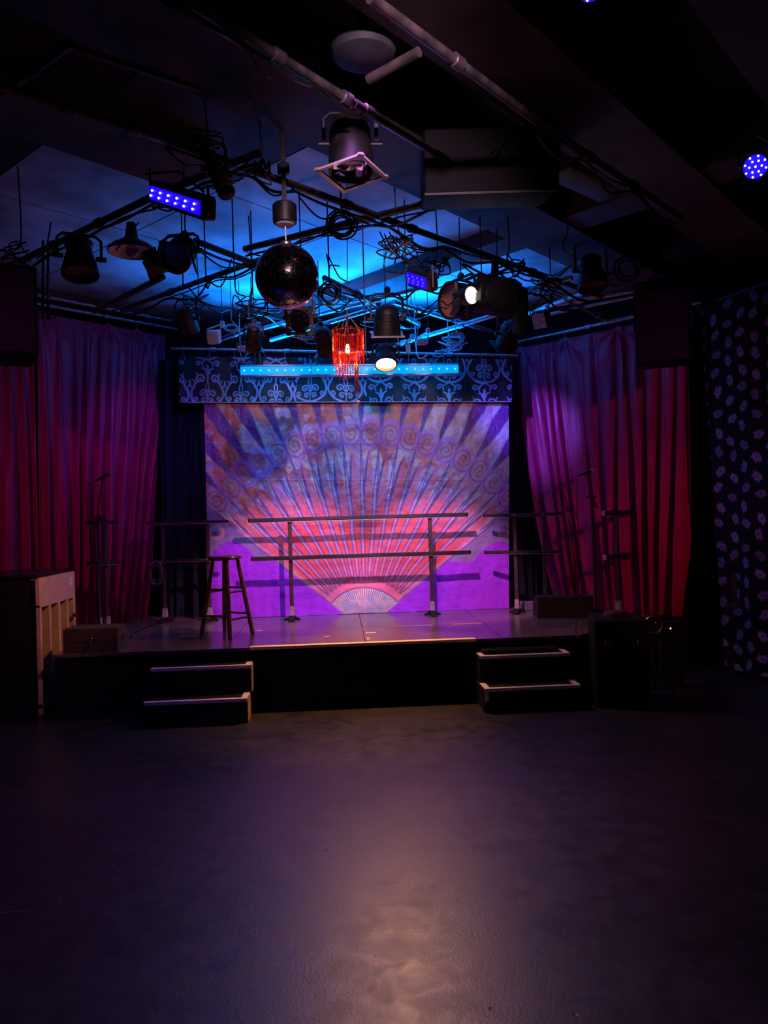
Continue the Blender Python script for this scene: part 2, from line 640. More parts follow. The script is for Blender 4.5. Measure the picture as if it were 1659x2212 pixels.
steps('two-tread black step unit nearest the piano, left of stage front', at(310, 1502, y=6.36).x, at(533, 1490, y=6.36).x, at(325, 1432, y=6.58).x, at(541, 1416, y=6.58).x, 6.36, 'r')
steps('two-tread black step unit with pale taped corners, right of stage front', at(1046, 1478, y=6.34).x, at(1254, 1465, y=6.34).x, at(1036, 1408, y=6.56).x, at(1231, 1397, y=6.56).x, 6.34, 'lr')

# ------------------------------------------------------------------ painted backdrop


def paint_backdrop(px, py):
    nx = fbm(px / 48, py / 48, 2) - 0.5
    ny = fbm(px / 48 + 50, py / 48 + 31, 2) - 0.5
    X, Y = px + nx * 4, py + ny * 4
    dx, dy = X - 787, 1360 - Y
    r = np.hypot(dx, dy)
    th = np.degrees(np.arctan2(dx, dy))
    SP = 5.65
    u = (th + 0.95) / SP
    k = np.floor(u)
    t = u - k                       # 0..1 across a sector
    c = np.abs(t - 0.5) * 2         # 0 at centre of the sector, 1 at its boundary
    wpx = r * math.radians(SP)      # sector width in pixels
    db = (0.5 - np.abs(t - 0.5)) * wpx      # distance to the nearest boundary
    fan = (th > -52.2) & (th < 50.4)
    # marbled silk, greener to the right; red blotches paint in spots of red light
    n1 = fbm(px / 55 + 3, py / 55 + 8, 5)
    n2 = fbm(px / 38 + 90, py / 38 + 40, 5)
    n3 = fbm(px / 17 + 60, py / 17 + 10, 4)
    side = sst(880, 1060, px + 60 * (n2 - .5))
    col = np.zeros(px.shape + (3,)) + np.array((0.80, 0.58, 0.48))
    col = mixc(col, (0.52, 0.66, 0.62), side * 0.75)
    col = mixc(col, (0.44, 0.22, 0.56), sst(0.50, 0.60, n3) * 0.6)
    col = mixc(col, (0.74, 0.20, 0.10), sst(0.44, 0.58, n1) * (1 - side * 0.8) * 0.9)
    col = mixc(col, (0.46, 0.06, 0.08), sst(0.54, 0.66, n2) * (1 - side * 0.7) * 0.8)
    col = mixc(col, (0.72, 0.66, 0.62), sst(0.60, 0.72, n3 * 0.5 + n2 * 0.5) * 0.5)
    # feathery spikes between the rounded ends
    sw = np.clip((r - 428 + 8 * np.sin(k * 2.1)) / 95, 0, None)
    swid = np.minimum(11 * sw ** 1.25 * (1 + 0.25 * sst(15, 40, np.abs(th))), 13)
    spike = sst(0, 2.0, swid - db) * (r > 425)
    strk = 0.5 + 0.5 * np.sin(r * 0.55 + np.abs(t - np.round(t)) * 40)
    scol = np.array((0.20, 0.045, 0.26)) * (0.65 + 0.5 * strk[..., None])
    col = col * (1 - spike[..., None]) + scol * spike[..., None]
    edge = np.exp(-((swid - db) / 1.9) ** 2) * (r > 428)
    col = mixc(col, (0.07, 0.06, 0.20), edge * 0.9)
    # leaves
    rl = 388 + 6 * np.sin(k * 1.7)
    lw = np.where(r > 270, 0.80 * np.clip((rl - r) / (rl - 270), 0, 1) ** 0.6, 0.80)
    leaf = sst(-0.04, 0.04, lw - c) * (r < rl)
    lc = np.array((0.72, 0.17, 0.24)) * (0.88 + 0.3 * n1[..., None])
    a = leaf * (0.72 + 0.28 * sst(330, 250, r))
    col = col * (1 - a[..., None]) + lc * a[..., None]
    low = sst(300, 235, r)
    lowc = mixc(np.zeros_like(col) + np.array((0.86, 0.12, 0.09)), (0.84, 0.17, 0.19), sst(0.42, 0.62, n1))
    lowc = mixc(lowc, (0.80, 0.06, 0.07), sst(0.6, 0.7, n2) * .7)
    a = low * sst(1.02, 0.92, c)
    col = col * (1 - a[..., None]) + lowc * a[..., None]
    # dark brush line on the left side of every leaf
    dl = np.abs((t - (0.5 - lw / 2)) * wpx)
    lws = 2.2 * sst(395, 340, r) * sst(150, 300, r) + 0.1
    col = mixc(col, (0.09, 0.07, 0.27), sst(lws + 0.9, lws - 0.5, dl) * (r < rl) * sst(170, 240, r) * 0.9)
    # ribs
    rib = (r < 470) & (r > 104)
    ro = np.clip(3.6 * sst(430, 280, r), 0, wpx * 0.26) * sst(96, 130, r) + 0.2
    pk = sst(ro + 1, ro - 1, db) * sst(430, 330, r) * (r > 104)
    col = mixc(col, (0.72, 0.34, 0.50), pk * 0.6)
    lwid = 1.25 + 0.15 * sst(300, 150, r)
    rl2 = sst(lwid + 0.8, lwid - 0.6, np.abs(db - ro)) * rib
    col = mixc(col, (0.12, 0.13, 0.36), rl2 * 0.92)
    # spirals
    for kk in range(-9, 9):
        tc_ = math.radians(1.9 + 5.65 * kk)
        R = 425
        cx, cy = 787 + R * math.sin(tc_), 1360 - R * math.cos(tc_)
        ex, ey = X - cx, Y - cy
        a_ = math.radians(1.9 + 5.65 * kk)
        lx = ex * math.cos(a_) + ey * math.sin(a_)
        ly = -ex * math.sin(a_) + ey * math.cos(a_)
        q = np.hypot(lx * 1.12, ly * 0.92)
        near = q < 36
        halo = sst(34, 26, q) * sst(14, 24, q)
        col = mixc(col, (0.46, 0.19, 0.66), halo * 0.5)
        inner = sst(18, 10, q)
        tint = ((0.50, 0.17, 0.26), (0.34, 0.40, 0.60), (0.55, 0.22, 0.34))[kk % 3]
        col = mixc(col, tint, inner * 0.45)
        sg = 1 if kk < 0 else -1
        ang = np.arctan2(ly, lx * sg)
        turns = (q / 10.5 - ang / (2 * math.pi))
        ds = np.abs(turns - np.round(turns)) * 10.5
        line = sst(1.6, 0.4, ds) * near * sst(27, 25, q)
        col = mixc(col, (0.12, 0.08, 0.30), line * 0.75)
    # centre plume
    # handle of the fan
    hd = sst(92.5, 91, r)
    hu = th / 3.2
    hl = np.abs(hu - np.round(hu)) * math.radians(3.2) * r
    hcol = mixc(np.zeros_like(col) + np.array((0.80, 0.86, 0.62)), (0.45, 0.72, 0.74), sst(.5, .64, n3))
    hcol = mixc(hcol, (0.20, 0.22, 0.38), sst(1.6, 0.7, hl) * .85)
    col = col * (1 - hd[..., None]) + hcol * hd[..., None]
    col = mixc(col, (0.15, 0.15, 0.34), sst(2.0, 0.8, np.abs(r - 92)) * .9)
    ring = sst(92, 96, r) * sst(112, 104, r)
    col = mixc(col, (0.85, 0.33, 0.45), ring * 0.8)
    # ground outside the fan
    xs = np.where(X < 790, X, 1582 - X)            # mirrored
    ya = np.where(xs < 500, 1169 + (500 - xs) ** 2 * 0.014, 1169 + np.clip(xs - 500, 0, 60) ** 2 * 0.012)
    ext = np.where(th < 0, -52.2 - th, th - 50.4)      # degrees outside the fan
    outside = sst(0, 0.35, ext)
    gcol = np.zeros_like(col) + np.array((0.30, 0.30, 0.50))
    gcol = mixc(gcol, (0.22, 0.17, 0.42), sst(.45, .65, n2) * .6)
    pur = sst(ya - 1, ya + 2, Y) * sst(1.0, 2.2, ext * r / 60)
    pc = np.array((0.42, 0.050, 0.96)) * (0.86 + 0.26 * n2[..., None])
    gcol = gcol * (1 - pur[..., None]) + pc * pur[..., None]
    # moons on the ground
    for (mx_, my_) in ((469, 1151), (1090, 1146)):
        q = np.hypot(X - mx_, Y - my_)
        gcol = mixc(gcol, (0.62, 0.42, 0.36), sst(17, 15, q) * sst(9, 11, np.hypot(X - mx_ + 4, Y - my_ + 3)))
        gcol = mixc(gcol, (0.18, 0.16, 0.48), sst(9, 7, q) * .8)
    col = col * (1 - outside[..., None]) + gcol * outside[..., None]
    col = mixc(col, (0.80, 0.40, 0.52), np.exp(-((ext * r / 57 + 5) / 3.0) ** 2) * (r > 95) * (r < 330) * 0.8)
    col = mixc(col, (0.13, 0.12, 0.36), np.exp(-((ext * r / 57) / 1.6) ** 2) * (r > 95) * (r < 420) * 0.8)
    return np.clip(col, 0.01, 0.95)


def pixel_plane(PX, PY, y):
    """points of an upright cloth at depth y, at the measured outline"""
    ax, ay = (PX - IW / 2) / FPX, (PY - IH / 2) / FPX
    D = [FW[i] + RT[i] * ax - UP[i] * ay for i in range(3)]
    tt = y / D[1]
    return np.stack([CAM[i] + D[i] * tt for i in range(3)], -1)


W_, H_ = 680, 490
s_, t_ = np.meshgrid(np.linspace(0, 1, W_), np.linspace(0, 1, H_))
left = 441 + 11 * t_
right = 1099 + 1 * t_
DX = left + (right - left) * s_
DY = 866 + (1341 - 21 * s_ - 866 + 4 * (1 - s_) * 0) * t_ + (4 - 6 * s_) * (1 - t_)
P = pixel_plane(DX, DY, YB)
zb = P[..., 2]
P[..., 2] = np.where(t_ > 0.9, np.maximum(zb, ZS + 0.004), zb)
wr = (fbm(DX / 20, DY / 24, 4) - .5) * 0.030 * sst(1.0, .2, t_) + (fbm(DX / 60 + 9, DY / 200, 3) - .5) * 0.05
P[..., 1] += wr
for cy_ in (958, 1037):
    P[..., 1] -= 0.0018 * np.exp(-((DY - cy_) / 1.6) ** 2)
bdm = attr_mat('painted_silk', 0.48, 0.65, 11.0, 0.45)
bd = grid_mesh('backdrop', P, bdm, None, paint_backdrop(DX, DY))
tag(bd, 'large backdrop cloth painted with an open ornamental fan', 'backdrop')

# ------------------------------------------------------------------ valance with scrollwork


def spiral(cx, cy, r, turns, a0, sg, n=22):
    return [(cx + r * (1 - 0.88 * i / n) * math.cos(a0 + sg * turns * 2 * math.pi * i / n), cy + r * (1 - 0.88 * i / n) * math.sin(a0 + sg * turns * 2 * math.pi * i / n)) for i in range(n + 1)]


def arc(cx, cy, rx, ry, a0, a1, n=26):
    return [(cx + rx * math.cos(math.radians(a0 + (a1 - a0) * i / n)), cy + ry * math.sin(math.radians(a0 + (a1 - a0) * i / n))) for i in range(n + 1)]


def motif_field(mx, my):
    """distance-like field of one scroll motif, cell 75 x 104 centred on mx = 0"""
    strokes = []
    for s in (-1, 1):
        m = lambda pts: [(s * x, y) for x, y in pts]
        strokes += [(m(arc(0, 56, 35, 28, -25, 90)), 2.3),
                    (m([(31, 44), (27, 34), (20, 28), (12, 29)]), 2.2), (m(spiral(15, 24, 10, 1.3, 0.3, -1)), 1.6),
                    (m([(33, 42), (38, 34), (37, 28)]), 1.4), (m([(26, 33), (31, 26)]), 1.3), (m([(22, 20), (25, 12)]), 1.3),
                    (m(spiral(11, 56, 8, 1.2, 3.6, 1)), 1.4), (m(spiral(8, 71, 6.5, 1.2, 3.8, 1)), 1.4), (m(spiral(26, 66, 6.5, 1.2, 0.2, 1)), 1.3),
                    (m([(0, 64), (4, 58), (5, 52)]), 1.3), (m([(2, 14), (5, 5), (11, 2)]), 1.8), (m(arc(0, 42, 3.5, 9, -90, 90)), 1.2),
                    (m([(0, 84), (6, 88), (13, 94), (11, 101)]), 1.6), (m(spiral(20, 95, 7, 1.2, 3.2, 1)), 1.4), (m([(0, 84), (10, 83)]), 1.6)]
    strokes += [([(0, 20), (0, 4), (0, -4)], 2.2), ([(0, 30), (0, 20)], 2.0), ([(0, 52), (0, 84)], 1.2)]
    out = np.full(mx.shape, -9.0)
    for pts, wd in strokes:
        for (x0, y0), (x1, y1) in zip(pts[:-1], pts[1:]):
            vx, vy = x1 - x0, y1 - y0
            L2 = vx * vx + vy * vy + 1e-9
            tt = np.clip(((mx - x0) * vx + (my - y0) * vy) / L2, 0, 1)
            d = np.hypot(mx - x0 - vx * tt, my - y0 - vy * tt)
            out = np.maximum(out, wd - d)
    return out


cw, ch = 150, 208
gx, gy = np.meshgrid((np.arange(cw) + .5) / cw * 75 - 37.5, (np.arange(ch) + .5) / ch * 104 - 5)
cell = motif_field(gx, gy)
cell = np.maximum(cell, motif_field(gx, gy + 104))
cell = np.maximum(cell, motif_field(gx, gy - 104))
cell = np.maximum(cell, np.maximum(motif_field(gx - 75, gy), motif_field(gx + 75, gy)))


def scroll(px, py):
    nx = (fbm(px / 40, py / 40, 2) - .5) * 8
    ny = (fbm(px / 40 + 30, py / 40 + 12, 2) - .5) * 8
    X, Y = px + nx, py + ny
    yo = np.where(px < 640, 795, np.where(px < 792, 783, 741))
    ui = ((((X - 446) / 75 + .5) % 1) * cw).astype(int) % cw
    vi = ((((Y - yo + 5) / 104) % 1) * ch).astype(int) % ch
    return cell[vi, ui]


W2, H2 = 1150, 170
s_, t_ = np.meshgrid(np.linspace(0, 1, W2), np.linspace(0, 1, H2))
VX = 388 + 718 * s_
VY = 770 + 6 * s_ + (99 - 8 * s_) * t_
P = pixel_plane(VX, VY, YB - 0.06)
P[..., 1] += (np.sin(VX / 9.5 + 2 * fbm(VX / 70, VY / 90, 2)) * 0.007 + (fbm(VX / 30, VY / 50, 3) - .5) * 0.03)
f = scroll(VX, VY)
vc = np.zeros(VX.shape + (3,)) + np.array((0.005, 0.005, 0.008))
tone = fbm(VX / 22 + 4, VY / 22, 3)
vc = vc * (1 - sst(-.5, .6, f)[..., None]) + (np.array((0.26, 0.30, 0.42)) * (0.45 + 0.9 * tone[..., None])) * sst(-.5, .6, f)[..., None]
vl = grid_mesh('valance', P, attr_mat('scroll_print_cloth', 0.6, 0.1, 60, 0.4), None, vc)
tag(vl, 'black valance cloth with pale scrollwork print above the fan backdrop', 'valance')
# bottom binding of the valance
eb = [at(388 + 718 * i / 40, 869 + 6 * i / 40 - 8 * i / 40 + 0.5, y=YB - 0.065) for i in range(41)]
o = MB().tube(eb, 0.006, 5).build('binding', mat('valance_binding', (.35, .33, .38), .6), vl)

# ------------------------------------------------------------------ curtains


def curtain(name, label, p_near, p_far, z0, z1, material, nfold, amp0, amp1, shift_near=0.0, shift_far=0.0, seed=1, cat='curtain',
            sag=0.05, grommets=(), flare=1.6, nw=240, nh=120):
    """cloth hung from p_near to p_far (plan points); shift_* moves the bottom ends along the run"""
    a, b = Vector((p_near.x, p_near.y, 0)), Vector((p_far.x, p_far.y, 0))
    d = (b - a)
    L = d.length
    d.normalize()
    n = Vector((-d.y, d.x, 0))
    s, t = np.meshgrid(np.linspace(0, 1, nw), np.linspace(0, 1, nh))
    tt = t ** flare
    run = s * L + (shift_near * (1 - s) + shift_far * s) * tt
    ph = s * nfold + 0.9 * (fbm(s * nfold * .6 + seed * 7.7, t * 0.8 + seed, 2) - .5) * 2.0
    amp = (amp0 + (amp1 - amp0) * np.clip(t * 1.25, 0, 1)) * (0.45 + 1.1 * fbm(s * nfold * .45 + seed * 3.1, t * .5, 2))
    fold = np.sin(2 * math.pi * ph) + 0.35 * np.sin(4 * math.pi * ph + 1.1 + 2 * t) + 0.5 * (fbm(s * nfold * 3 + seed, t * 3, 3) - .5)
    off = fold * amp
    ng = max(1, len(grommets) - 1)
    scal = np.zeros_like(s)
    if len(grommets) > 1:
        g = np.array(grommets)
        dg = np.min(np.abs(s[..., None] - g), -1)
        scal = np.minimum(dg * L * 1.2, 0.09) * sag * 6
        # pull creases radiating from the grommets
        for gi in g:
            rr = np.hypot((s - gi) * L, t * (z0 - z1) * 1.0)
            an = np.arctan2((s - gi) * L, t * (z0 - z1) + 1e-4)
            off = off + 0.014 * np.sin(an * 9 + seed) * np.exp(-rr / 0.5) * np.clip(rr / .08, 0, 1)
    z = z0 - scal * (1 - np.clip(t * 4, 0, 1)) - (z0 - z1) * t
    P = np.stack([a.x + d.x * run + n.x * off, a.y + d.y * run + n.y * off, z], -1)
    base = Vector(((a.x + b.x) / 2, (a.y + b.y) / 2, z1))
    P = P - np.array(base)
    root = thing(name, label, cat, base)
    grid_mesh('cloth', P, material, root)
    for gi in grommets:
        p = a + d * (gi * L) - n * 0.02 + Vector((0, 0, z0 - 0.03)) - base
        gr_ = MB().ring(p, n, 0.014, 0.005, 14, 5).build('grommet', CHROME, root)
        MB().tube([p + Vector((0, 0, .014)), p + Vector((0, 0, .045)) + n * .02, p + Vector((0, 0, 0.08)) + n * .02], 0.003, 5).build('tie', CABLEP, gr_)
    return root


REDC = mat('red_satin_curtain', (0.50, 0.022, 0.12), 0.42, 0, 0.18, 3, 0.05, 150, 0.4)
VELV = mat('black_velvet', (0.008, 0.014, 0.024), 0.75, 0, 0.3, 6, 0.1, 150, 0.2)
cl0 = at(80, 690, y=LA.y)
curtain('stage_curtain', 'red satin curtain hung from pipe beside the left microphone stand', LA + Vector((0, 0, 0)), at(358, 718, z=3.94), 3.92, ZS + 0.0, REDC, 10.5, 0.004, 0.085,
        -0.05, -0.42, 1, grommets=(.03, .52, .75, .985))
la2 = LA - ld * 1.25 + ln * 0.06
curtain('stage_curtain', 'red curtain at far left behind the piano, below hanging speaker', la2, LA - ld * 0.02 + ln * 0.06, 3.89, 0.02, REDC, 8, 0.02, 0.075, 0, 0, 5, grommets=(.1, .5, .9), nw=180)
ra2 = RA - rd * 0.62
curtain('stage_curtain', 'red satin curtain behind the right microphone stand, lit violet along one edge', ra2, at(1114, 748, z=3.67), 3.66, ZS + 0.0, REDC, 11, 0.006, 0.085,
        0.16, -0.48, 9, grommets=(.08, .37, .68, .97))
# black masking legs beside the backdrop
curtain('masking_drape', 'black velvet drape left of the fan backdrop', Vector((at(343, 1000, y=9.02).x, 9.12, 0)), Vector((at(452, 1000, y=9.0).x, 8.98, 0)), 3.55, ZS, VELV, 5, 0.02, 0.03, 0, 0.05, 3, 'drape', nw=120, nh=60)
curtain('masking_drape', 'black velvet drape right of the fan backdrop', Vector((at(1085, 1000, y=8.98).x, 8.98, 0)), Vector((at(1200, 1000, y=9.3).x, 9.38, 0)), 3.55, ZS, VELV, 6, 0.02, 0.035, 0, 0, 4, 'drape', nw=120, nh=60)
curtain('masking_drape', 'wide black drape behind the stage lights, above the valance', Vector((-2.6, 9.5, 0)), Vector((3.3, 9.6, 0)), 3.98, ZS, mat('black_drape', (.008, .009, .012), .9, 0, .3, 6, 0, 60, .1), 14, 0.03, 0.04, 0, 0, 6, 'drape', nw=200, nh=30)

# ------------------------------------------------------------------ pipes of the lighting grid
PIPES = []


def pipe(p0, p1, label, material=PIPEB, r=0.024, couplers=(), group='pipes of the lighting grid', name='grid_pipe'):
    p0, p1 = Vector(p0), Vector(p1)
    c = (p0 + p1) / 2
    root = thing(name, label, 'pipe', c, group)
    MB(c).cyl(p0, p1, r, r, 12).build('tube', material, root)
    d = (p1 - p0).normalized()
    for q in couplers:
        e = p0.lerp(p1, q)
        MB(c).lathe([(-.035, r + .003), (-.03, r + .009), (.03, r + .009), (.035, r + .003)], e, d, 12).build('coupler', material, root)
    return root


def pz(px, py, z=ZP):
    return at(px, py, z=z)


pipe(pz(395, -5), pz(762, 222), 'dark pipe along the ceiling above the nearest hanging spotlight', couplers=(.5, .95))
pipe(pz(762, 222) + UD * .01, pz(1010, 372), 'dark pipe running from nearest hanging spotlight to black box', couplers=(.1,))
pipe(pz(800, -5), pz(1160, 262), 'rust-edged dark pipe across the top centre of the ceiling', couplers=(.45,))
pipe(pz(1165, 266), pz(1470, 470), 'dark pipe passing above the large black box on the right', couplers=(.3, .6))
pipe(pz(796, 172, 3.82), pz(905, 112, 3.82), 'short pale pipe beside round ceiling dish')
pipe(pz(-20, 215, 3.85), pz(152, 92, 3.85), 'cross pipe near the top left corner of the ceiling', couplers=(.55,))
pipe(pz(165, 104, 3.85), pz(430, 192, 3.85), 'thin dark conduit meeting cross pipe at upper left', r=.016)
pipe(pz(-10, 182), pz(350, 300), 'long dark pipe at upper left above the blacklight bar', couplers=(.4, .8))
pipe(pz(350, 300), pz(640, 402), 'dark pipe carrying the brown tubular spotlight', couplers=(.3,))
pipe(pz(640, 402), pz(960, 520), 'dark pipe from mirror ball motor toward the right lamps', couplers=(.3, .75))
pipe(pz(960, 520), pz(1300, 640), 'dark pipe above the white-lit spotlight', couplers=(.5,))
pipe(pz(528, 538), pz(932, 437), 'pipe edged with pale light behind the cable coil', couplers=(.7,))
pipe(pz(0, 585), pz(330, 425), 'dark cross pipe holding the bell-shaped lamp at left', couplers=(.4, .7))
pipe(pz(330, 425), pz(560, 330), 'dark cross pipe above the glowing blacklight bar')
pipe(pz(205, 672), pz(352, 598), 'violet-lit pipe just above the left curtain', couplers=(.5,), r=.028)
pipe(pz(262, 668), pz(560, 562), 'dark pipe between left curtain and mirror ball', couplers=(.4,))
pipe(pz(420, 520), pz(760, 650), 'dark pipe passing behind the mirror ball', couplers=(.7,))
pipe(pz(700, 600), pz(905, 700, 3.72), 'dark pipe behind the red chandelier', couplers=(.3,))
pipe(pz(520, 722), pz(905, 622), 'blue-lit cross pipe above the red chandelier', STEEL, couplers=(.3, .8))
pipe(pz(850, 652), pz(1080, 722), 'blue-lit diagonal pipe under the white-lit spotlight', STEEL, couplers=(.2,))
pipe(pz(760, 775, 3.5), pz(1110, 668), 'blue-lit pipe rising toward the right curtain', STEEL, couplers=(.35, .7))
pipe(pz(1110, 690), pz(1300, 618), 'blue-lit pipe behind the small square floodlight', STEEL, couplers=(.4,))
pipe(pz(1180, 662), pz(1372, 628), 'dark blue-lit pipe above the right curtain top', STEEL, couplers=(.4,))
pipe(pz(1222, 645), pz(1308, 690), 'short diagonal brace above the right curtain', STEEL, couplers=(.8,))
pipe(pz(1190, 678), pz(1372, 640), 'thin blue-lit pipe between right curtain pipe and black bell lamp', STEEL, r=.018)
pipe(pz(585, 735, 3.62), pz(845, 655, 3.72), 'blue-lit pipe slanting up behind the red chandelier', STEEL, couplers=(.3,))
pipe(pz(455, 742, 3.6), pz(560, 700, 3.66), 'short blue-lit pipe above the left end of batten pipe', STEEL, couplers=(.5,))
pipe(pz(1050, 652, 3.72), pz(1235, 600, 3.76), 'blue-lit pipe behind the bulky box-shaped light', STEEL, couplers=(.5,))
# curtain pipes
pipe(LA - ld * 1.4, LB, 'steel pipe carrying the left red curtain', STEEL, couplers=(.5, .7, .9), group='curtain pipes', name='curtain_pipe')
pipe(LA - ld * 1.0 + ln * -.10 + Vector((0, 0, .06)), LB - ln * .10 + Vector((0, 0, .06)), 'upper steel pipe running parallel above left curtain pipe', STEEL, couplers=(.6,), group='curtain pipes', name='curtain_pipe')
pipe(RA - rd * .75, RB + rd * .05, 'steel pipe carrying the right red curtain', STEEL, couplers=(.2, .55, .85), group='curtain pipes', name='curtain_pipe')
# back pipe with ties
bp0, bp1 = at(368, 753, y=8.68), at(1118, 768, y=8.68)
pb = pipe(bp0, bp1, 'long horizontal steel pipe above the glowing light bar', STEEL, r=.016, couplers=(.12, .33, .62, .8), group='curtain pipes', name='batten_pipe')
for i in range(14):
    p = bp0.lerp(bp1, (i + .5) / 14)
    q = Vector((p.x + .01, YB - .07, p.z - .14))
    MB(pb.location).tube([p + Vector((0, -.018, 0)), p + Vector((.004, -.004, -.03)), q], .003, 5).build('tie', CABLEP, pb)

# ------------------------------------------------------------------ stage lights


def par_can(label, hang, c, aim, r, L, lens=None, square=True, body=BLACKM, name='stage_spotlight', yoke=True, cone=False, frame=None, cat='spotlight', doors=0, frot=0, drop=True, rim=None):
    """hang = point on the pipe; c = centre of the can; aim = point it looks at; lens = material or None (silver)"""
    hang, c = Vector(hang), Vector(c)
    root = thing(name, label, cat, hang)
    a = (Vector(aim) - c).normalized()
    b = c - a * (L / 2)
    prof = [(0, r * .25), (L * .03, r * .55), (L * .12, r * .78), (L * .25, r * (.85 if not cone else .62)), (L * .55, r * (.92 if not cone else .8)), (L * .9, r), (L, r), (L, r * .9), (L * .8, r * .86), (L * .62, r * .5)]
    bod = MB(hang).lathe(prof, b, a, 22, True, True).build('body', body, root)
    for k in range(3):
        MB(hang).ring(b + a * (L * (.30 + .1 * k)), a, r * ((.87 if not cone else .66) + .02 * k), .004, 22, 5).build('cooling_rib', body, bod)
    lm = lens if lens else SILVER
    MB(hang).lathe([(0, .001), (r * .10, r * .35), (r * .22, r * .62), (r * .42, r * .86), (r * .44, r * .86), (r * .40, .001)], b + a * (L * .66), a, 22).build('lens', lm, root)
    _, s, t = basis(a)
    up = t if t.z > 0 else -t
    if frot:
        qm = Matrix.Rotation(math.radians(frot), 3, a)
        s, up = qm @ s, qm @ up
    if square:
        fr = MB(hang)
        q = r * 1.12
        for i, j in ((1, 0), (-1, 0), (0, 1), (0, -1)):
            e = s * (i * q) + up * (j * q)
            sz = (.02 if i else 2 * q + .02, .02 if j else 2 * q + .02, .012)
            fr.box(b + a * (L + .004) + e * .94, sz, (s, up, a))
        fr.build('gel_frame', frame or body, root, False)
    if rim:
        MB(hang).ring(b + a * (L + .004), a, r * .97, .006, 28, 6).build('rim', rim, root)
    for i in range(doors):
        e = s if i == 0 else (-s if i == 1 else (up if i == 2 else -up))
        o2 = e.cross(a)
        pc_ = b + a * (L + r * .5) + e * (r * 1.35)
        MB(hang).box(pc_, (r * 1.7, .004, r * 1.15), (o2, (e * .8 - a * .5), (a + e * .55))).build('barn_door', body, root, False)
    if yoke:
        sd = a.cross(Vector((0, 0, 1)))
        sd = sd.normalized() if sd.length > .15 else Vector((1, 0, 0))
        w_ = r * 1.14
        zt = max(c.z + r * 1.0, min(hang.z - .06, c.z + L * .75 + r * .3))
        top = Vector((c.x, c.y, zt))
        pts = [c + sd * w_, c.lerp(top, .8) + sd * w_, top + sd * (w_ * .75), top - sd * (w_ * .75), c.lerp(top, .8) - sd * w_, c - sd * w_]
        yk = MB(hang).tube(pts, .011, 6).build('yoke', body, root)
        for q in (1, -1):
            MB(hang).cyl(c + sd * (q * r * .85), c + sd * (q * (w_ + .03)), .016, .016, 10).build('knob', RUBBER, yk)
        if (hang - top).length > .05:
            MB(hang).cyl(top, hang, .012, .012, 8).build('hanger', body, root)
        MB(hang).box(hang + Vector((0, 0, -.03)), (.05, .06, .05), None, .008).build('clamp', body, root)
        if drop:
            MB(hang).cyl(hang, Vector((hang.x, hang.y, ZC + .205)), .005, .005, 8).build('drop_rod', BLACKM, root)
    return root


def nearpipe(px, py, y):
    return at(px, py, y=y)


FRAMEP = mat('pale_gel_frame', (.55, .50, .52), .45, .3, .2)
# nearest big can, centre of the ceiling
c = at(757, 312, y=4.15)
par_can('large black spotlight hanging nearest the camera, crumpled silver foil inside', at(757, 222, y=4.15), c, c + Vector((0.01, -.04, -.5)), .125, .32, None, True, BLACKM, frame=FRAMEP, frot=32)
# crumpled foil in its mouth
rn_ = random.Random(8)
fo = at(757, 380, y=4.10)
mb = MB()
pts = []
for i in range(7):
    for j in range(7):
        pts.append(fo + Vector(((i - 3) * .030, (j - 3) * .026, rn_.uniform(-.012, .045))))
mb.add(pts, [(i * 7 + j, i * 7 + j + 1, i * 7 + j + 8, i * 7 + j + 7) for i in range(6) for j in range(6)])
for o_ in COL.objects:
    pass
foil = mb.build('foil', mat('crumpled_foil', (.8, .74, .66), .22, 1.0, .25, 30), None, False)
rt = [o for o in COL.objects if o.type == 'EMPTY' and 'foil inside' in o.get('label', '')][0]
foil.data.transform(Matrix.Translation(-rt.location))
foil.parent = rt
tag(foil, 'crumpled silver foil')

# brown tubular spotlight
c = at(468, 372, y=4.35)
par_can('brown worn tubular spotlight pointing down beside the blacklight bar', at(432, 322, y=4.55), c, at(530, 500, y=4.05), .05, .40, None, False, RUSTY, drop=False)
# bell at left
c = at(172, 556, y=5.2)
par_can('black bell-shaped lamp hanging above the left curtain', at(165, 500, y=5.3), c, c + Vector((.05, -.12, -.5)), .12, .26, mat('dull_red_lens', (.22, .05, .04), .4), False, BLACKM, cone=True, drop=False)
# shiny lamp with a ring
c = at(392, 545, y=5.0)
par_can('black spotlight with bright mirrored reflector left of the mirror ball', at(400, 500, y=5.1), c, c + Vector((-.10, -.42, -.32)), .10, .24, CHROME, False, BLACKM, doors=2, frame=SILVER, rim=CHROME)
c = at(355, 572, y=5.4)
par_can('small tilted spotlight with white glint below the domed pendant', at(352, 520, y=5.5), c, c + Vector((-.3, -.32, -.25)), .055, .20, CHROME, True, DUSTY, drop=False)
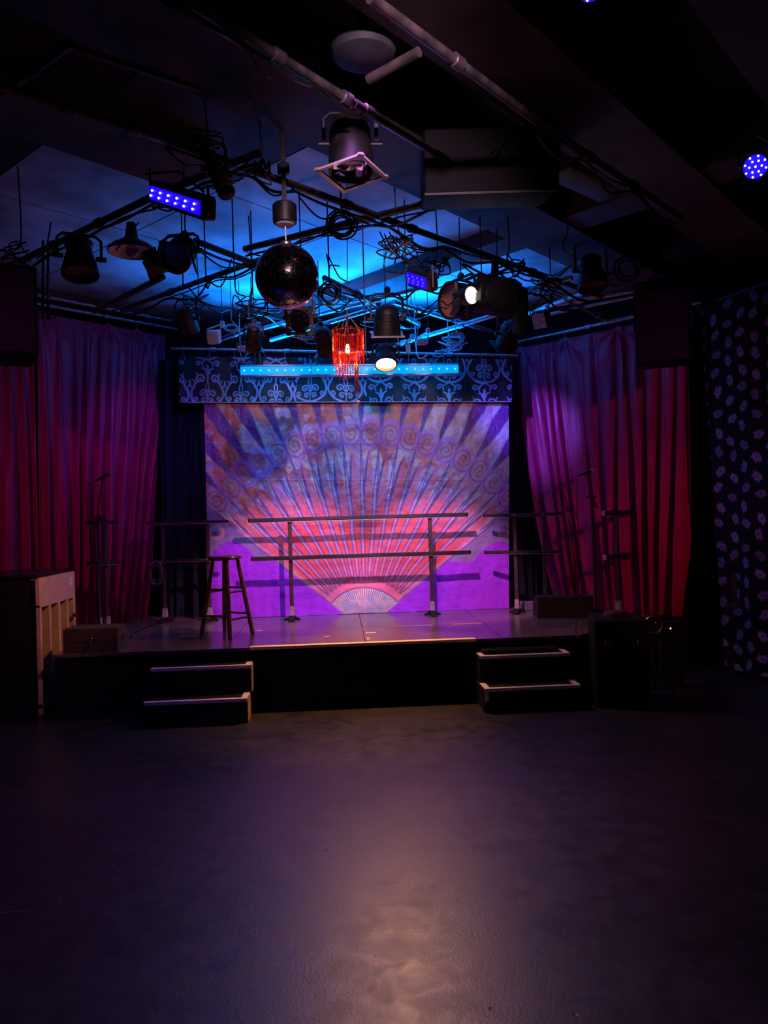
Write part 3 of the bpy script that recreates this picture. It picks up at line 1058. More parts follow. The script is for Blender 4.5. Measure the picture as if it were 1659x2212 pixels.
# hanging cans over the stage
WARM = emit('warm_lamp_lens', (1.0, .62, .26), 22)
c = at(836, 690, y=6.35)
par_can('black spotlight with pale front frame above the amber-lit one', at(836, 620, y=6.4), c, at(836, 790, y=6.5), .115, .235, None, True, BLACKM, frame=FRAMEP, drop=False)
kl1 = at(830, 728, y=6.42)
c = at(833, 768, y=7.15)
AV = Vector((-.02, -.42, -.80)).normalized()
wp = par_can('spotlight glowing warm amber beside the red chandelier', at(835, 742, y=7.2), c, c + AV, .105, .22, WARM, False, mat('heated_brown_metal', (.10, .06, .045), .5, .2))
spot('amber_lamp', c + AV * .17, Vector((.45, 3.0, 0)), (1.0, .45, .30), 80, 60, 1.0, .08)
spot('amber_lamp', c + AV * .17 + Vector((0, .05, 0)), (0.2, 6.68, .5), (1.0, .40, .07), 330, 56, .9, .06)
spot('amber_lamp', c + AV * .17 + Vector((0, .03, -.02)), (0.2, 6.6, .5), (1.0, .42, .09), 80, 135, .7, .06)
# white-lit spotlight
WLENS = emit('white_lamp_lens', (1.0, .93, .85), 30)
c = at(995, 650, y=6.3)
par_can('round black spotlight with brown front disc right of the violet panel', at(995, 590, y=6.35), c, c + Vector((-.85, -.52, -.10)), .155, .24, mat('amber_gel_disc', (.32, .16, .08), .5), False, BLACKM)
c = at(1003, 641, y=5.9)
wa = Vector((.50, -.80, -.10)).normalized()
par_can('spotlight with brilliant white lens left of the bulky box-shaped light', at(1040, 590, y=5.9), c, c + wa, .072, .17, WLENS, False, BLACKM)
spot('white_lamp', c + wa * .13, c + Vector((2.2, -1.6, -2.0)), (1, .9, .8), 10, 60, .5, .04)
# dark box-like moving head
c = at(1068, 640, y=6.0)
root = thing('moving_head_light', 'bulky black box-shaped stage light right of the white-lit spotlight', 'stage light', at(1070, 560, y=6.1))
h = root.location
MB(h).box(c, (.36, .30, .24), (Vector((.94, .1, -.12)), Vector((-.1, .99, 0)), Vector((.12, 0, .98))), .03).build('body', BLACK, root)
MB(h).box(c + Vector((.20, 0, -.12)), (.09, .22, .34), None, .02).build('arm', BLACK, root)
MB(h).box(c + Vector((-.20, 0, -.02)), (.05, .22, .22), None, .015).build('arm', BLACK, root)
MB(h).cyl(c + Vector((0, 0, .1)), h, .03, .03, 10).build('hanger', BLACKM, root)
MB(h).lathe([(0, .10), (.05, .11), (.06, .09)], c + Vector((0, -.15, -.02)), (0, -1, -.3), 20).build('front_ring', BLACK, root)
# other cans
c = at(1277, 588, y=6.6)
par_can('black bell-shaped spotlight hanging above the right curtain', at(1272, 520, y=6.7), c, c + Vector((.02, -.1, -.5)), .135, .30, mat('dull_red_lens', (.22, .05, .04), .4), False, BLACKM, cone=True, drop=False)
c = at(402, 690, y=7.4)
par_can('dark can light above the top corner of the left curtain', at(402, 640, y=7.5), c, c + Vector((.1, .25, -.5)), .10, .26, None, False, RUSTY, drop=False)
c = at(548, 728, y=7.2)
par_can('brownish can light tilted left of the chandelier, above the batten pipe', at(548, 690, y=7.25), c, c + Vector((-.05, .25, -.5)), .075, .24, None, True, RUSTY, doors=1)
c = at(700, 735, y=7.4)
par_can('dark can light partly hidden behind the red chandelier', at(690, 690, y=7.4), c, c + Vector((.1, .3, -.5)), .09, .26, None, True, RUSTY)
c = at(1100, 722, y=7.6)
par_can('black can light at the inner top corner of the right curtain', at(1090, 670, y=7.6), c, c + Vector((-.1, .4, -.5)), .11, .28, None, True, BLACKM, drop=False)
c = at(650, 685, y=5.6)
par_can('spotlight with gold and violet reflections just below the mirror ball', at(652, 640, y=5.75), c, c + Vector((-.06, -.5, -.30)), .085, .18, mat('gold_reflection_lens', (.85, .55, .25), .16, 1.0, .6, 35, .8, 40), True, DUSTY)  # gold reflections are put into the lens colour

spot('amber_lamp', c + Vector((-.06, -.16, -.12)), (-2.6, 7.3, .75), (1.0, .40, .17), 150, 26, .8, .06)  # extra amber spot added here to light the piano back


def flood(label, hang, c, aim, w_, h_, panel, body=BLACKM, d_=.08):
    hang, c = Vector(hang), Vector(c)
    root = thing('floodlight', label, 'floodlight', hang)
    a = (Vector(aim) - c).normalized()
    _, s, t = basis(a)
    MB(hang).box(c, (w_, h_, d_), (s, t, a), .012).build('housing', body, root)
    MB(hang).box(c + a * (d_ / 2 + .003), (w_ * .86, h_ * .86, .008), (s, t, a)).build('front_panel', panel, root, False)
    for q in range(4):
        MB(hang).box(c - a * (d_ / 2 + .012) + s * (w_ * (q - 1.5) * .22), (.01, h_ * .8, .03), (s, t, a)).build('cooling_fin', body, root, False)
    MB(hang).tube([c + s * (w_ * .54), c + s * (w_ * .54) + Vector((0, 0, h_ * .6)), hang, c - s * (w_ * .54) + Vector((0, 0, h_ * .6)), c - s * (w_ * .54)], .008, 6).build('bracket', body, root)
    MB(hang).box(hang, (.045, .045, .06), None, .008).build('clamp', body, root)
    MB(hang).cyl(hang, Vector((hang.x, hang.y, ZC + .205)), .004, .004, 8).build('drop_rod', BLACKM, root)
    return root


flood('small square floodlight with pale gridded face above right curtain', at(1190, 645, y=7.3), at(1168, 690, y=7.3), at(1120, 740, y=6.9), .15, .17, mat('pale_grid_panel', (.5, .52, .58), .5, 0, .5, 30))
flood('small white box floodlight above the left end of the batten pipe', at(480, 700, y=7.6), at(462, 728, y=7.6), at(440, 745, y=7.2), .12, .13, WHITE, WHITE, .10)
flood('small pale floodlight lit blue above right end of light bar', at(925, 715, y=7.9), at(912, 738, y=7.9), at(900, 770, y=7.5), .11, .07, WHITE, WHITE, .05)
flood('slim pale rectangular lamp beside right end of light bar', at(890, 728, y=7.9), at(881, 752, y=7.9), at(850, 742, y=7.4), .035, .12, WHITE, WHITE, .035)
flood('flat pale lamp flap lit blue left of chandelier', at(545, 735, y=7.9), at(535, 752, y=7.9), at(520, 790, y=7.5), .22, .07, WHITE, DUSTY, .03)

cq = at(905, 752, y=7.75)
spot('added_violet_wash', cq, at(1195, 960, y=9.1), (.16, .10, 1.0), 260, 34, .9, .05)  # unseen violet spot added to tint the right curtain's inner edge
cq = at(455, 742, y=7.4)
spot('added_violet_wash', cq, at(330, 960, y=8.7), (.26, .06, 1.0), 50, 60, .9, .05)  # weaker unseen spot added for the left curtain
# domed pendant
c = at(285, 545, y=5.35)
root = thing('pendant_lamp', 'wide domed pendant lamp with pale underside above the left curtain', 'pendant lamp', at(283, 480, y=5.35))
h = root.location
MB(h).lathe([(0, .165), (.02, .160), (.05, .125), (.075, .07), (.10, .045), (.17, .035), (.20, .03)], c + Vector((0, 0, .0)), (0, 0, 1), 28, False).build('shade', mat('tan_enamel', (.26, .17, .10), .4), root)
MB(h).lathe([(0, .16), (.018, .155), (.045, .12), (.06, .05), (.061, .001)], c + Vector((0, 0, -.002)), (0, 0, 1), 28, False, False).build('inner_reflector', mat('cream_enamel', (.75, .68, .66), .35), root)
MB(h).ball(c + Vector((0, 0, .01)), .045).build('bulb', mat('frosted_bulb', (.5, .5, .5), .3), root)
MB(h).cyl(c + Vector((0, 0, .18)), h, .012, .012, 8).build('stem', BLACKM, root)


def led_bar(label, c, xdir, aim, L, wd, rows, n, hang, glow=9.0):
    """short blacklight bar: dark housing, deep blue window, bright diodes"""
    c = Vector(c)
    root = thing('blacklight_bar', label, 'blacklight', hang)
    h = root.location
    a = (Vector(aim) - c).normalized()
    X = Vector(xdir).normalized()
    a = (a - X * a.dot(X)).normalized()
    Y = a.cross(X)
    MB(h).box(c - a * .05, (L + .05, wd + .05, .09), (X, Y, a), .012).build('housing', BLACKM, root)
    wn = MB(h).box(c, (L, wd, .008), (X, Y, a)).build('window', emit('deep_blue_window', (.010, .0, 1.0), 1.1), root, False)
    for j in range(rows):
        for i in range(n):
            p = c + X * (L * ((i + .5 + .18 * (j % 2)) / n - .54)) + Y * (wd * ((j + .5) / rows - .5) * .8) + a * .006
            MB(h).ball(p, .0065, 8, 4).build('diode', emit('diode_white_violet' if glow > 1 else 'diode_dim_violet', (.75, .62, 1.0) if glow > 1 else (.25, .12, 1.0), glow), wn)
    for q in (-1, 1):
        MB(h).box(c + X * (q * (L / 2 + .04)) - a * .03 + Vector((0, 0, .05)), (.012, .03, .16), None).build('bracket', BLACKM, root, False)
    MB(h).tube([c + X * (L / 2 + .04) + Vector((0, 0, .1)), h, c - X * (L / 2 + .04) + Vector((0, 0, .1))], .008, 6).build('hanger', BLACKM, root)
    return root


p0, p1 = at(323, 415, y=4.6), at(432, 450, y=4.25)
c = (p0 + p1) / 2
led_bar('glowing blue blacklight bar with bright diodes at upper left', c, p1 - p0, c + Vector((.1, -.80, -.45)), (p1 - p0).length, .075, 2, 6, at(385, 370, y=4.5))
spot('blacklight', c + Vector((.015, -.06, -.08)), c + Vector((.4, -1.6, -3)), (.04, .01, 1), 7, 120, .8, .08)
p0, p1 = at(872, 598, y=5.7), at(928, 615, y=5.45)
c = (p0 + p1) / 2
led_bar('violet-blue blacklight panel right of the mirror ball', c, p1 - p0, c + Vector((.05, -.8, -.5)), .24, .085, 3, 4, at(895, 555, y=5.6), .9)
spot('blacklight', c + Vector((.0, -.06, -.08)), c + Vector((.0, -1.8, -3)), (.16, .03, 1), 9, 120, .8, .08)


def led_par(label, c, aim, r, hang):
    c = Vector(c)
    root = thing('led_par_light', label, 'LED light', hang)
    h = root.location
    a = (Vector(aim) - c).normalized()
    _, s, t = basis(a)
    MB(h).lathe([(-.16, r * .5), (-.14, r * .9), (-.02, r * 1.12), (.0, r * 1.15), (.0, r), (-.012, r)], c, a, 22).build('body', BLACKM, root)
    wn = MB(h).lathe([(-.008, r * .98), (-.004, r * .98)], c, a, 22).build('face', emit('deep_blue_window', (.010, .0, 1.0), 1.1), root)
    ps = [(0, 0)] + [(.48, i * 60) for i in range(6)] + [(.84, i * 45 + 15) for i in range(8)]
    for q, ang in ps:
        p = c + (s * math.cos(math.radians(ang)) + t * math.sin(math.radians(ang))) * (r * q)
        MB(h).ball(p, .0055, 8, 4).build('diode', emit('diode_white_violet', (.75, .62, 1.0), 9), wn)
    MB(h).tube([c + s * r * 1.25, c + s * r * 1.25 + Vector((0, 0, .12)), h, c - s * r * 1.25 + Vector((0, 0, .12)), c - s * r * 1.25], .01, 6).build('yoke', BLACKM, root)
    return root


c = at(1632, 360, y=4.2)
led_par('round blue LED light at the right edge of the ceiling', c, CAM + Vector((.3, 0, .2)), .066, at(1632, 290, y=4.3))
spot('blue_led', c + Vector((-.03, -.1, -.05)), c + Vector((-.6, -2.2, -3)), (.04, .01, 1), 9, 110, .8, .06)
c = at(1274, -24, y=3.3)
led_par('blue LED light cut off by the top edge of the picture', c, CAM + Vector((.2, 0, 0)), .05, at(1274, -110, y=3.4))
spot('blue_led', c + Vector((0, -.1, -.03)), c + Vector((.2, -1.5, -3)), (.04, .01, 1), 5, 110, .8, .06)

# cyan light bar over the backdrop
pL, pR = at(519, 801, y=8.42), at(991, 797, y=8.42)
cc = (pL + pR) / 2
root = thing('light_bar', 'long glowing cyan light bar in front of the valance', 'light bar', cc)
X = (pR - pL).normalized()
LL = (pR - pL).length
Zx = Vector((0, 0, 1))
Y_ = Zx.cross(X)
MB(cc).box(cc + Y_ * .045, (LL, .05, .13), (X, Y_, Zx), .006).build('housing', ALU, root)
BARM = emit('cyan_diffuser', (.0, .36, .92), 1.05, (.02, .1, .2))
dfz = MB(cc).box(cc, (LL * .998, .03, .085), (X, Y_, Zx), .006).build('diffuser', BARM, root)
MB(cc).box(cc + Zx * -.055 + Y_ * .005, (LL, .045, .016), (X, Y_, Zx), .003).build('lower_lip', ALU, root)
MB(cc).box(cc + Zx * .055 + Y_ * .005, (LL, .045, .012), (X, Y_, Zx), .003).build('upper_lip', ALU, root)
for i in range(27):
    p = pL.lerp(pR, (i + .5) / 27) - Y_ * .018
    MB(cc).lathe([(0, .011), (.004, .009), (.006, .001)], p, -Y_, 10).build('diode', emit('cyan_diode', (.12, .85, 1.0), 1.6), dfz)
MB(cc).box(pL.lerp(pR, .32) - Y_ * .017, (.006, .004, .09), (X, Y_, Zx)).build('joint', BLACKM, root, False)
for q in (.06, .5, .94):
    p = pL.lerp(pR, q) + Y_ * .05
    MB(cc).cyl(p, Vector((p.x, 8.68, bp0.z)), .008, .008, 8).build('hanger', BLACKM, root)
for i in range(6):
    p = pL.lerp(pR, (i + .5) / 6)
    spot('light_bar_lamp', p + Vector((0, -.06, .10)), p + Vector((0, -.42, 1.0)), (.0, .20, 1.0), 125, 146, .7, .08)
    spot('light_bar_lamp', p + Vector((0, -.04, -.10)), p + Vector((0, .75, -1.0)), (.06, .33, 1.0), 4.5, 160, .6, .08)
    spot('light_bar_lamp', p + Vector((0, -.06, -.10)), p + Vector((0, .12, -1.0)), (.05, .28, 1.0), 80, 42, 1.0, .08)

# key lights on the backdrop, in the two hanging cans
spot('stage_key_lamp', kl1 + Vector((-.12, .02, -.16)), (-.66, YB, .56), (1.0, .32, .66), 370, 44, .6, .035)
spot('stage_key_lamp', kl1 + Vector((.12, .02, -.16)), (1.16, YB, .56), (1.0, .32, .66), 370, 44, .6, .035)

# ------------------------------------------------------------------ mirror ball
bc = at(620, 598, y=4.6)
br = 68 / FPX * 4.63
root = thing('mirror_ball', 'large mirror ball hanging from its motor over the dance floor', 'mirror ball', bc - Vector((0, 0, br)))
h = root.location
MB(h).ball(bc, br * .985, 40, 24).build('core', mat('dark_glue', (.01, .01, .012), .4), root)
mb = MB(h)
nr = 46
rn_ = random.Random(5)
for i in range(nr):
    ph = math.pi * (i + .5) / nr
    rr_ = math.sin(ph)
    n = max(4, int(2 * math.pi * rr_ / (math.pi / nr)))
    for j in range(n):
        th = 2 * math.pi * (j + .5 * (i % 2)) / n
        N = Vector((rr_ * math.cos(th), rr_ * math.sin(th), math.cos(ph)))
        N = (N + Vector((rn_.uniform(-1, 1), rn_.uniform(-1, 1), rn_.uniform(-1, 1))) * .012).normalized()
        s = Vector((-math.sin(th), math.cos(th), 0))
        s = (s - N * s.dot(N)).normalized()
        t = N.cross(s)
        hw = math.pi / nr * br * .47
        p = bc + N * br
        mb.add([p + s * (a_ * hw) + t * (b_ * hw) for a_, b_ in ((-1, -1), (1, -1), (1, 1), (-1, 1))], [(0, 1, 2, 3)])
tl = mb.build('mirror_tiles', mat('mirror_glass', (.62, .56, .58), .05, 1.0, .1, 60), root, False)
tl['kind'] = 'stuff'
mt = at(615, 462, y=4.6)
MB(h).lathe([(0, .02), (.0, .035), (.02, .036), (.03, .028)], bc + Vector((0, 0, br - .01)), (0, 0, 1), 16).build('top_cap', STEEL, root)
MB(h).tube([bc + Vector((0, 0, br + .01)), mt], .004, 6).build('chain', STEEL, root)
MB(h).lathe([(-.06, .045), (-.055, .07), (-.04, .072), (.05, .072), (.06, .06)], mt, (0, 0, 1), 20).build('motor', BLACKM, root)
MB(h).lathe([(-.07, .05), (-.062, .058), (-.058, .05)], mt, (0, 0, 1), 20).build('motor_cap', mat('pale_motor_cap', (.4, .38, .4), .4), root)
MB(h).tube([mt + Vector((0, 0, .05)), Vector((mt.x, mt.y, ZC + .205))], .014, 8).build('hanger', BLACKM, root)
MB(h).box(Vector((mt.x, mt.y, ZP)), (.07, .06, .07), None, .01).build('clamp', BLACKM, root)

# ------------------------------------------------------------------ red bead chandelier
bc = at(751, 716, y=5.5)          # centre of the upper hoop
R_ = 33 / FPX * 5.5
root = thing('bead_chandelier', 'red beaded chandelier with a glowing bulb in front of light bar', 'chandelier', bc)
h = root.location
BEAD = mat('red_bead_glass', (.75, .03, .015), .12, 0, .4, 40)
BEAD.node_tree.nodes['Principled BSDF'].inputs['Transmission Weight'].default_value = .55
MB(h).ring(bc, (0, 0, 1), R_, .005, 30, 6).build('hoop', DUSTY, root)
MB(h).ring(bc - Vector((0, 0, .14)), (0, 0, 1), R_ * .62, .004, 24, 6).build('hoop', DUSTY, root)
oc = [(1, 0, 0), (0, 1, 0), (-1, 0, 0), (0, -1, 0), (0, 0, 1.2), (0, 0, -1.2)]
of = [(0, 1, 4), (1, 2, 4), (2, 3, 4), (3, 0, 4), (1, 0, 5), (2, 1, 5), (3, 2, 5), (0, 3, 5)]
rn_ = random.Random(11)


def strand(mb, x, y, z, L, r):
    n = int(L / (r * 2.25))
    for i in range(n):
        rr_ = r * rn_.uniform(.75, 1.15)
        p = Vector((x + rn_.uniform(-1, 1) * .001, y + rn_.uniform(-1, 1) * .001, z - i * r * 2.25))
        mb.add([p + Vector(o_) * rr_ for o_ in oc], of)


mb = MB(h)
for i in range(46):
    a_ = 2 * math.pi * i / 46
    rj = R_ * rn_.uniform(.93, 1.04)
    strand(mb, bc.x + rj * math.cos(a_), bc.y + rj * math.sin(a_), bc.z, rn_.uniform(.17, .32), .0040)
s_o = mb.build('outer_strands', BEAD, root, False)
s_o['kind'] = 'stuff'
mb = MB(h)
for i in range(22):
    a_ = 2 * math.pi * i / 22
    strand(mb, bc.x + R_ * .62 * math.cos(a_), bc.y + R_ * .62 * math.sin(a_), bc.z - .14, rn_.uniform(.16, .24), .0045)
s_o = mb.build('inner_strands', BEAD, root, False)
s_o['kind'] = 'stuff'
mb = MB(h)
for dx, L_ in ((.05, .22), (.062, .26), (.045, .16), (-.01, .13), (-.04, .10)):
    strand(mb, bc.x + dx, bc.y - .01, bc.z - .24, L_, .006)
mb.build('tassel', mat('dark_red_bead', (.35, .01, .02), .15, 0, .4, 40), root, False)
MB(h).ball(bc + Vector((.058, -.01, -.51)), .014, 8, 5).build('drop', mat('pink_drop', (.8, .25, .3), .1), root)
for i in range(12):
    a_ = 2 * math.pi * i / 12 + .2
    MB(h).ball(bc + Vector((R_ * 1.02 * math.cos(a_), R_ * 1.02 * math.sin(a_), .004)), .012, 8, 5).build('rosette', mat('dark_red_bead', (.35, .01, .02), .15, 0, .4, 40), root)
for i in range(5):
    a_ = 2 * math.pi * i / 5 + .5
    MB(h).tube([bc + Vector((R_ * math.cos(a_), R_ * math.sin(a_), 0)), bc + Vector((0, 0, .13))], .002, 5).build('wire', CABLEP, root)
tp = at(757, 600, y=5.5)
MB(h).tube([bc + Vector((0, 0, .13)), bc + Vector((.005, 0, .25)), Vector((tp.x, tp.y, ZC + .205))], .0035, 5).build('cord', CABLE, root)
bu = at(751, 755, y=5.5)
MB(h).lathe([(-.03, .004), (-.02, .014), (.0, .017), (.02, .012), (.035, .008)], bu, (0, 0, 1), 14).build('bulb', emit('orange_bulb', (1.0, .42, .10), 60), root)
MB(h).cyl(bu + Vector((0, 0, .03)), bc + Vector((0, 0, .10)), .008, .008, 8).build('socket', DUSTY, root)
pl_ = bpy.data.lights.new('bulb_light', 'POINT')
pl_.energy = 5
pl_.color = (1, .30, .06)
pl_.shadow_soft_size = .02
plo = bpy.data.objects.new('bulb_light', pl_)
COL.objects.link(plo)
plo.location = bu + Vector((0, -.0, -.05))

# ------------------------------------------------------------------ hanging speakers and other boxes


def speaker(label, c, ax, s, grille_dir=-1, hang=None, name='loudspeaker'):
    c = Vector(c)
    root = thing(name, label, 'loudspeaker', c - Vector((0, 0, s[2] / 2)))
    h = root.location
    X, Y, Z = [Vector(a) for a in ax]
    MB(h).box(c, s, ax, .012).build('cabinet', BLACK, root)
    MB(h).box(c + Y * (grille_dir * (s[1] / 2 + .004)), (s[0] * .9, .012, s[2] * .92), ax, .004).build('grille', mat('speaker_grille', (.018, .018, .02), .7, 0, .5, 90), root)
    if hang:
        for q in (-1, 1):
            MB(h).tube([c + X * (q * (s[0] / 2 + .01)), c + X * (q * (s[0] / 2 + .01)) + Z * (s[2] / 2 + .05), Vector(hang)], .012, 6).build('bracket', BLACKM, root)
    return root


def rotz(deg, tilt=0, rollr=0):
    m_ = Matrix.Rotation(math.radians(deg), 3, 'Z') @ Matrix.Rotation(math.radians(tilt), 3, 'X') @ Matrix.Rotation(math.radians(rollr), 3, 'Y')
    return [m_ @ Vector(v) for v in ((1, 0, 0), (0, 1, 0), (0, 0, 1))]


speaker('black hanging loudspeaker at left edge in front of red curtain', at(-20, 680, y=6.2), rotz(28), (.62, .5, .70), -1, at(10, 540, y=6.2))
speaker('black hanging loudspeaker at right covering the top of red curtain', at(1432, 712, y=7.1), rotz(-24, 4), (.48, .42, .68), -1, at(1420, 590, y=7.2))
# two drop rods with a hook at left
root = thing('drop_rods', 'pair of thin black drop rods with hook before left curtain', 'rods', at(100, 690, y=6.4))
h = root.location
for px in (93, 104):
    MB(h).cyl(at(px, 690, y=6.4), at(px, 520, y=6.4), .012, .012, 8).build('rod', BLACKM, root)
MB(h).tube([at(104, 668, y=6.4), at(110, 690, y=6.4), at(118, 685, y=6.4), at(120, 672, y=6.4)], .008, 6).build('hook', BLACKM, root)
# big black box under the ceiling
c = at(1050, 368, y=4.75)
root = thing('equipment_box', 'large black equipment box mounted under the ceiling right of centre', 'box', c - Vector((0, 0, .2)))
h = root.location
ax = rotz(-4, 12)
MB(h).box(c, (.80, .55, .36), ax, .01).build('case', BLACK, root)
MB(h).box(c + ax[1] * -.27 + ax[2] * -.18, (.80, .012, .012), ax).build('lit_edge_strip', DUSTY, root, False)  # paler strip painting in the lit lower edge of the case
for q in (-.3, .3):
    MB(h).cyl(c + ax[0] * q + Vector((0, 0, .17)), Vector(((c + ax[0] * q).x, (c + ax[0] * q).y, 4.0)), .012, .012, 8).build('hanger', BLACKM, root)
# round dish on the ceiling
c = at(785, 105, z=4.0)
root = thing('ceiling_dish', 'round dark dish on the ceiling near the top centre', 'ceiling fixture', c)
MB(c).lathe([(0, .02), (.01, .10), (.03, .15), (.06, .165), (.07, .165)], c + Vector((0, 0, -.07)), (0, 0, 1), 28).build('dish', mat('grey_dish', (.10, .10, .12), .6), root)
MB(c).cyl(c, c + Vector((0, 0, .35)), .03, .03, 10).build('stem', BLACKM, root)
# wedge of pale duct behind the black box
c = at(1300, 395, y=5.6)
single('ceiling_duct', MB().box(c, (1.1, .22, .16), rotz(38), .008), BEAMM, 'pale rectangular duct end to the right of black equipment box', 'duct')

# ------------------------------------------------------------------ cables
rc = random.Random(21)


def cable(pts, r, label, material=CABLE, group=None, name='cable'):
    return single(name, MB().tube(pts, r, 6), material, label, 'cable', group)


def smooth(pts, n=8):
    pts = [Vector(p) for p in pts]
    q = [pts[0]] + pts + [pts[-1]]
    out = []
    for i in range(1, len(q) - 2):
        for k in range(n):
            t = k / n
            a, b, c_, d = q[i - 1], q[i], q[i + 1], q[i + 2]
            out.append(.5 * ((2 * b) + (c_ - a) * t + (2 * a - 5 * b + 4 * c_ - d) * t * t + (3 * b - a - 3 * c_ + d) * t ** 3))
    out.append(pts[-1])
    return out


def coil(label, px, py, y, R, n=5, ry=1.0, r=.006, material=CABLE):
    c = at(px, py, y=y)
    pts = []
    rr = random.Random(int(px))
    ph = rr.uniform(0, 6)
    for i in range(n * 20):
        a = 2 * math.pi * i / 20
        k = R * (1 + .24 * math.sin(a * .37 + ph) + .12 * math.sin(a * .83))
        pts.append(c + Vector((k * math.cos(a), .02 * math.sin(a * .23) + .012 * (i / 20 - n / 2), ry * k * math.sin(a))))
    if ry < 1.4:
        pts.append(Vector((c.x, c.y, c.z + R * 1.3)))
        pts.append(Vector((c.x, c.y, ZC + .205)))
    return single('cable_coil', MB().tube(pts, r, 6), material, label, 'cable')


coil('coil of black cable hanging right of the mirror ball motor', 738, 485, 4.9, .075, 6)
coil('loose coil of black cable behind the mirror ball, lower right', 712, 635, 5.9, .07, 5)
coil('loose coil of dark cable hung left of right bell lamp', 1355, 580, 6.5, .09, 5)
coil('blue-lit cable coil above the left end of light bar', 500, 708, 7.8, .06, 4, .5, .006, CABLEP)
coil('blue-lit cable coil above the right end of light bar', 985, 732, 8.0, .075, 4, .7, .006, CABLEP)
coil('cable coil hanging by the left masking drape', 338, 1238, 8.55, .06, 6, 1.8, .0045, mat('grey_cable', (.10, .10, .12), .35))



def tangle(label, px, py, y, R, n, r=.0055, material=CABLE, seed=1):
    c = at(px, py, y=y)
    rr = random.Random(seed)
    pts = [Vector((c.x, c.y, ZC + .205)), Vector((c.x + .02, c.y, c.z + R * 1.2))]
    for i in range(n):
        pts.append(c + Vector((rr.uniform(-1, 1) * R * 1.5, rr.uniform(-1, 1) * R * .6, rr.uniform(-1.1, .8) * R)))
    return single('cable_tangle', MB().tube(smooth(pts, 7), r, 6), material, label, 'cable')


tangle('dense tangle of black cable left of the violet panel', 855, 530, 5.5, .10, 26, seed=2)
tangle('knot of cables above the brown-fronted round spotlight', 940, 575, 5.9, .09, 22, seed=3)
tangle('cables massed around the bulky box-shaped light', 1095, 575, 5.9, .11, 24, seed=4)
tangle('bunch of cables behind the brown tubular spotlight', 440, 300, 4.5, .07, 20, seed=5)
tangle('bunched cables right of the brown tubular spotlight', 560, 365, 4.5, .07, 20, seed=6)
tangle('cables bunched at the left end of the rig by the loudspeaker', 40, 545, 5.4, .08, 18, seed=7)
tangle('bunch of cables below the mirror ball, left side', 540, 660, 6.3, .10, 22, seed=8)
tangle('blue-lit bunch of cables beneath the gold-lit spotlight', 670, 712, 7.4, .11, 20, .005, CABLEP, 9)
tangle('blue-lit bunch of cables over the right end of light bar', 965, 745, 8.1, .10, 16, .005, CABLEP, 10)
tangle('cables bunched on the rig above the small square floodlight', 1185, 615, 6.6, .09, 20, seed=11)
tangle('cables bunched near the dark can at left curtain corner', 425, 650, 7.2, .10, 20, seed=12)
# cables sagging along the pipes
runs = [((0, 590), (330, 430), 5.4), ((330, 430), (560, 335), 4.6), ((640, 405), (960, 520), 5.2), ((960, 520), (1300, 640), 6.2), ((530, 540), (930, 440), 5.3), ((262, 668), (560, 562), 6.2),
        ((420, 520), (760, 650), 6.0), ((700, 600), (905, 700), 6.8), ((560, 660), (760, 640), 6.9), ((760, 640), (980, 600), 6.2), ((1000, 560), (1250, 660), 6.2), ((1165, 266), (1470, 470), 4.2),
        ((395, 0), (762, 222), 3.6), ((350, 300), (640, 402), 4.4), ((1100, 640), (1230, 560), 6.2), ((430, 640), (640, 690), 7.2), ((780, 690), (1040, 640), 6.8)]
RUNL = ('dark left cross pipe by the bell lamp', 'pipe above the glowing blacklight bar', 'pipe right of the mirror ball motor', 'pipe above the white-lit spotlight', 'pale-edged pipe behind the cable coil',
        'pipe between left curtain and mirror ball', 'pipe passing behind the mirror ball', 'pipe behind the red chandelier', 'rig just left of the chandelier cord', 'rig between chandelier and violet panel',
        'rig beside the bulky box-shaped light', 'pipe above the large black box', 'topmost left ceiling pipe', 'pipe carrying the brown tubular spotlight', 'rig right of the bulky box-shaped light',
        'rig below left of the mirror ball', 'blue-lit rig above the amber spotlight')
for i, (a, b, y) in enumerate(runs):
    for k in range(2):
        n = 7
        pts = []
        for j in range(n):
            t = j / (n - 1)
            px = a[0] + (b[0] - a[0]) * t
            py = a[1] + (b[1] - a[1]) * t
            base = at(px, py, z=ZP)
            sg = rc.uniform(.0, .11) * (1 if j % 2 else .25)
            pts.append(base + Vector((rc.uniform(-.03, .03), rc.uniform(-.03, .03), -.026 - sg)))
        cable(smooth(pts, 6), (.006, .0095)[k], ('thicker' if k else 'thinner') + ' black cable along the ' + RUNL[i], group='cables along the ceiling grid')
# tangle of cables at right centre and others hanging
hang = [(820, 500, 870, 590, 5.6), (830, 505, 905, 560, 5.6), (855, 510, 940, 545, 5.6), (840, 500, 850, 575, 5.6), (865, 515, 960, 535, 5.7), (735, 575, 705, 548, 6.2), (757, 612, 708, 550, 6.2),
        (395, 590, 430, 650, 5.8), (505, 560, 530, 640, 5.8), (545, 600, 540, 690, 6.2), (1080, 700, 1120, 660, 6.2), (1140, 690, 1190, 620, 6.4), (880, 660, 955, 640, 6.0), (950, 650, 1010, 630, 6.2),
        (445, 600, 500, 560, 5.6), (520, 770, 545, 720, 8.0), (600, 700, 680, 735, 7.6), (620, 705, 700, 740, 7.6), (640, 700, 690, 728, 7.6), (1010, 740, 940, 758, 8.2), (900, 760, 980, 752, 8.2),
        (860, 735, 905, 700, 7.8), (790, 740, 850, 760, 6.3), (180, 640, 260, 665, 5.8), (80, 560, 110, 480, 5.4), (300, 480, 250, 540, 5.2), (1225, 470, 1250, 560, 5.8), (1110, 270, 1060, 330, 4.4)]
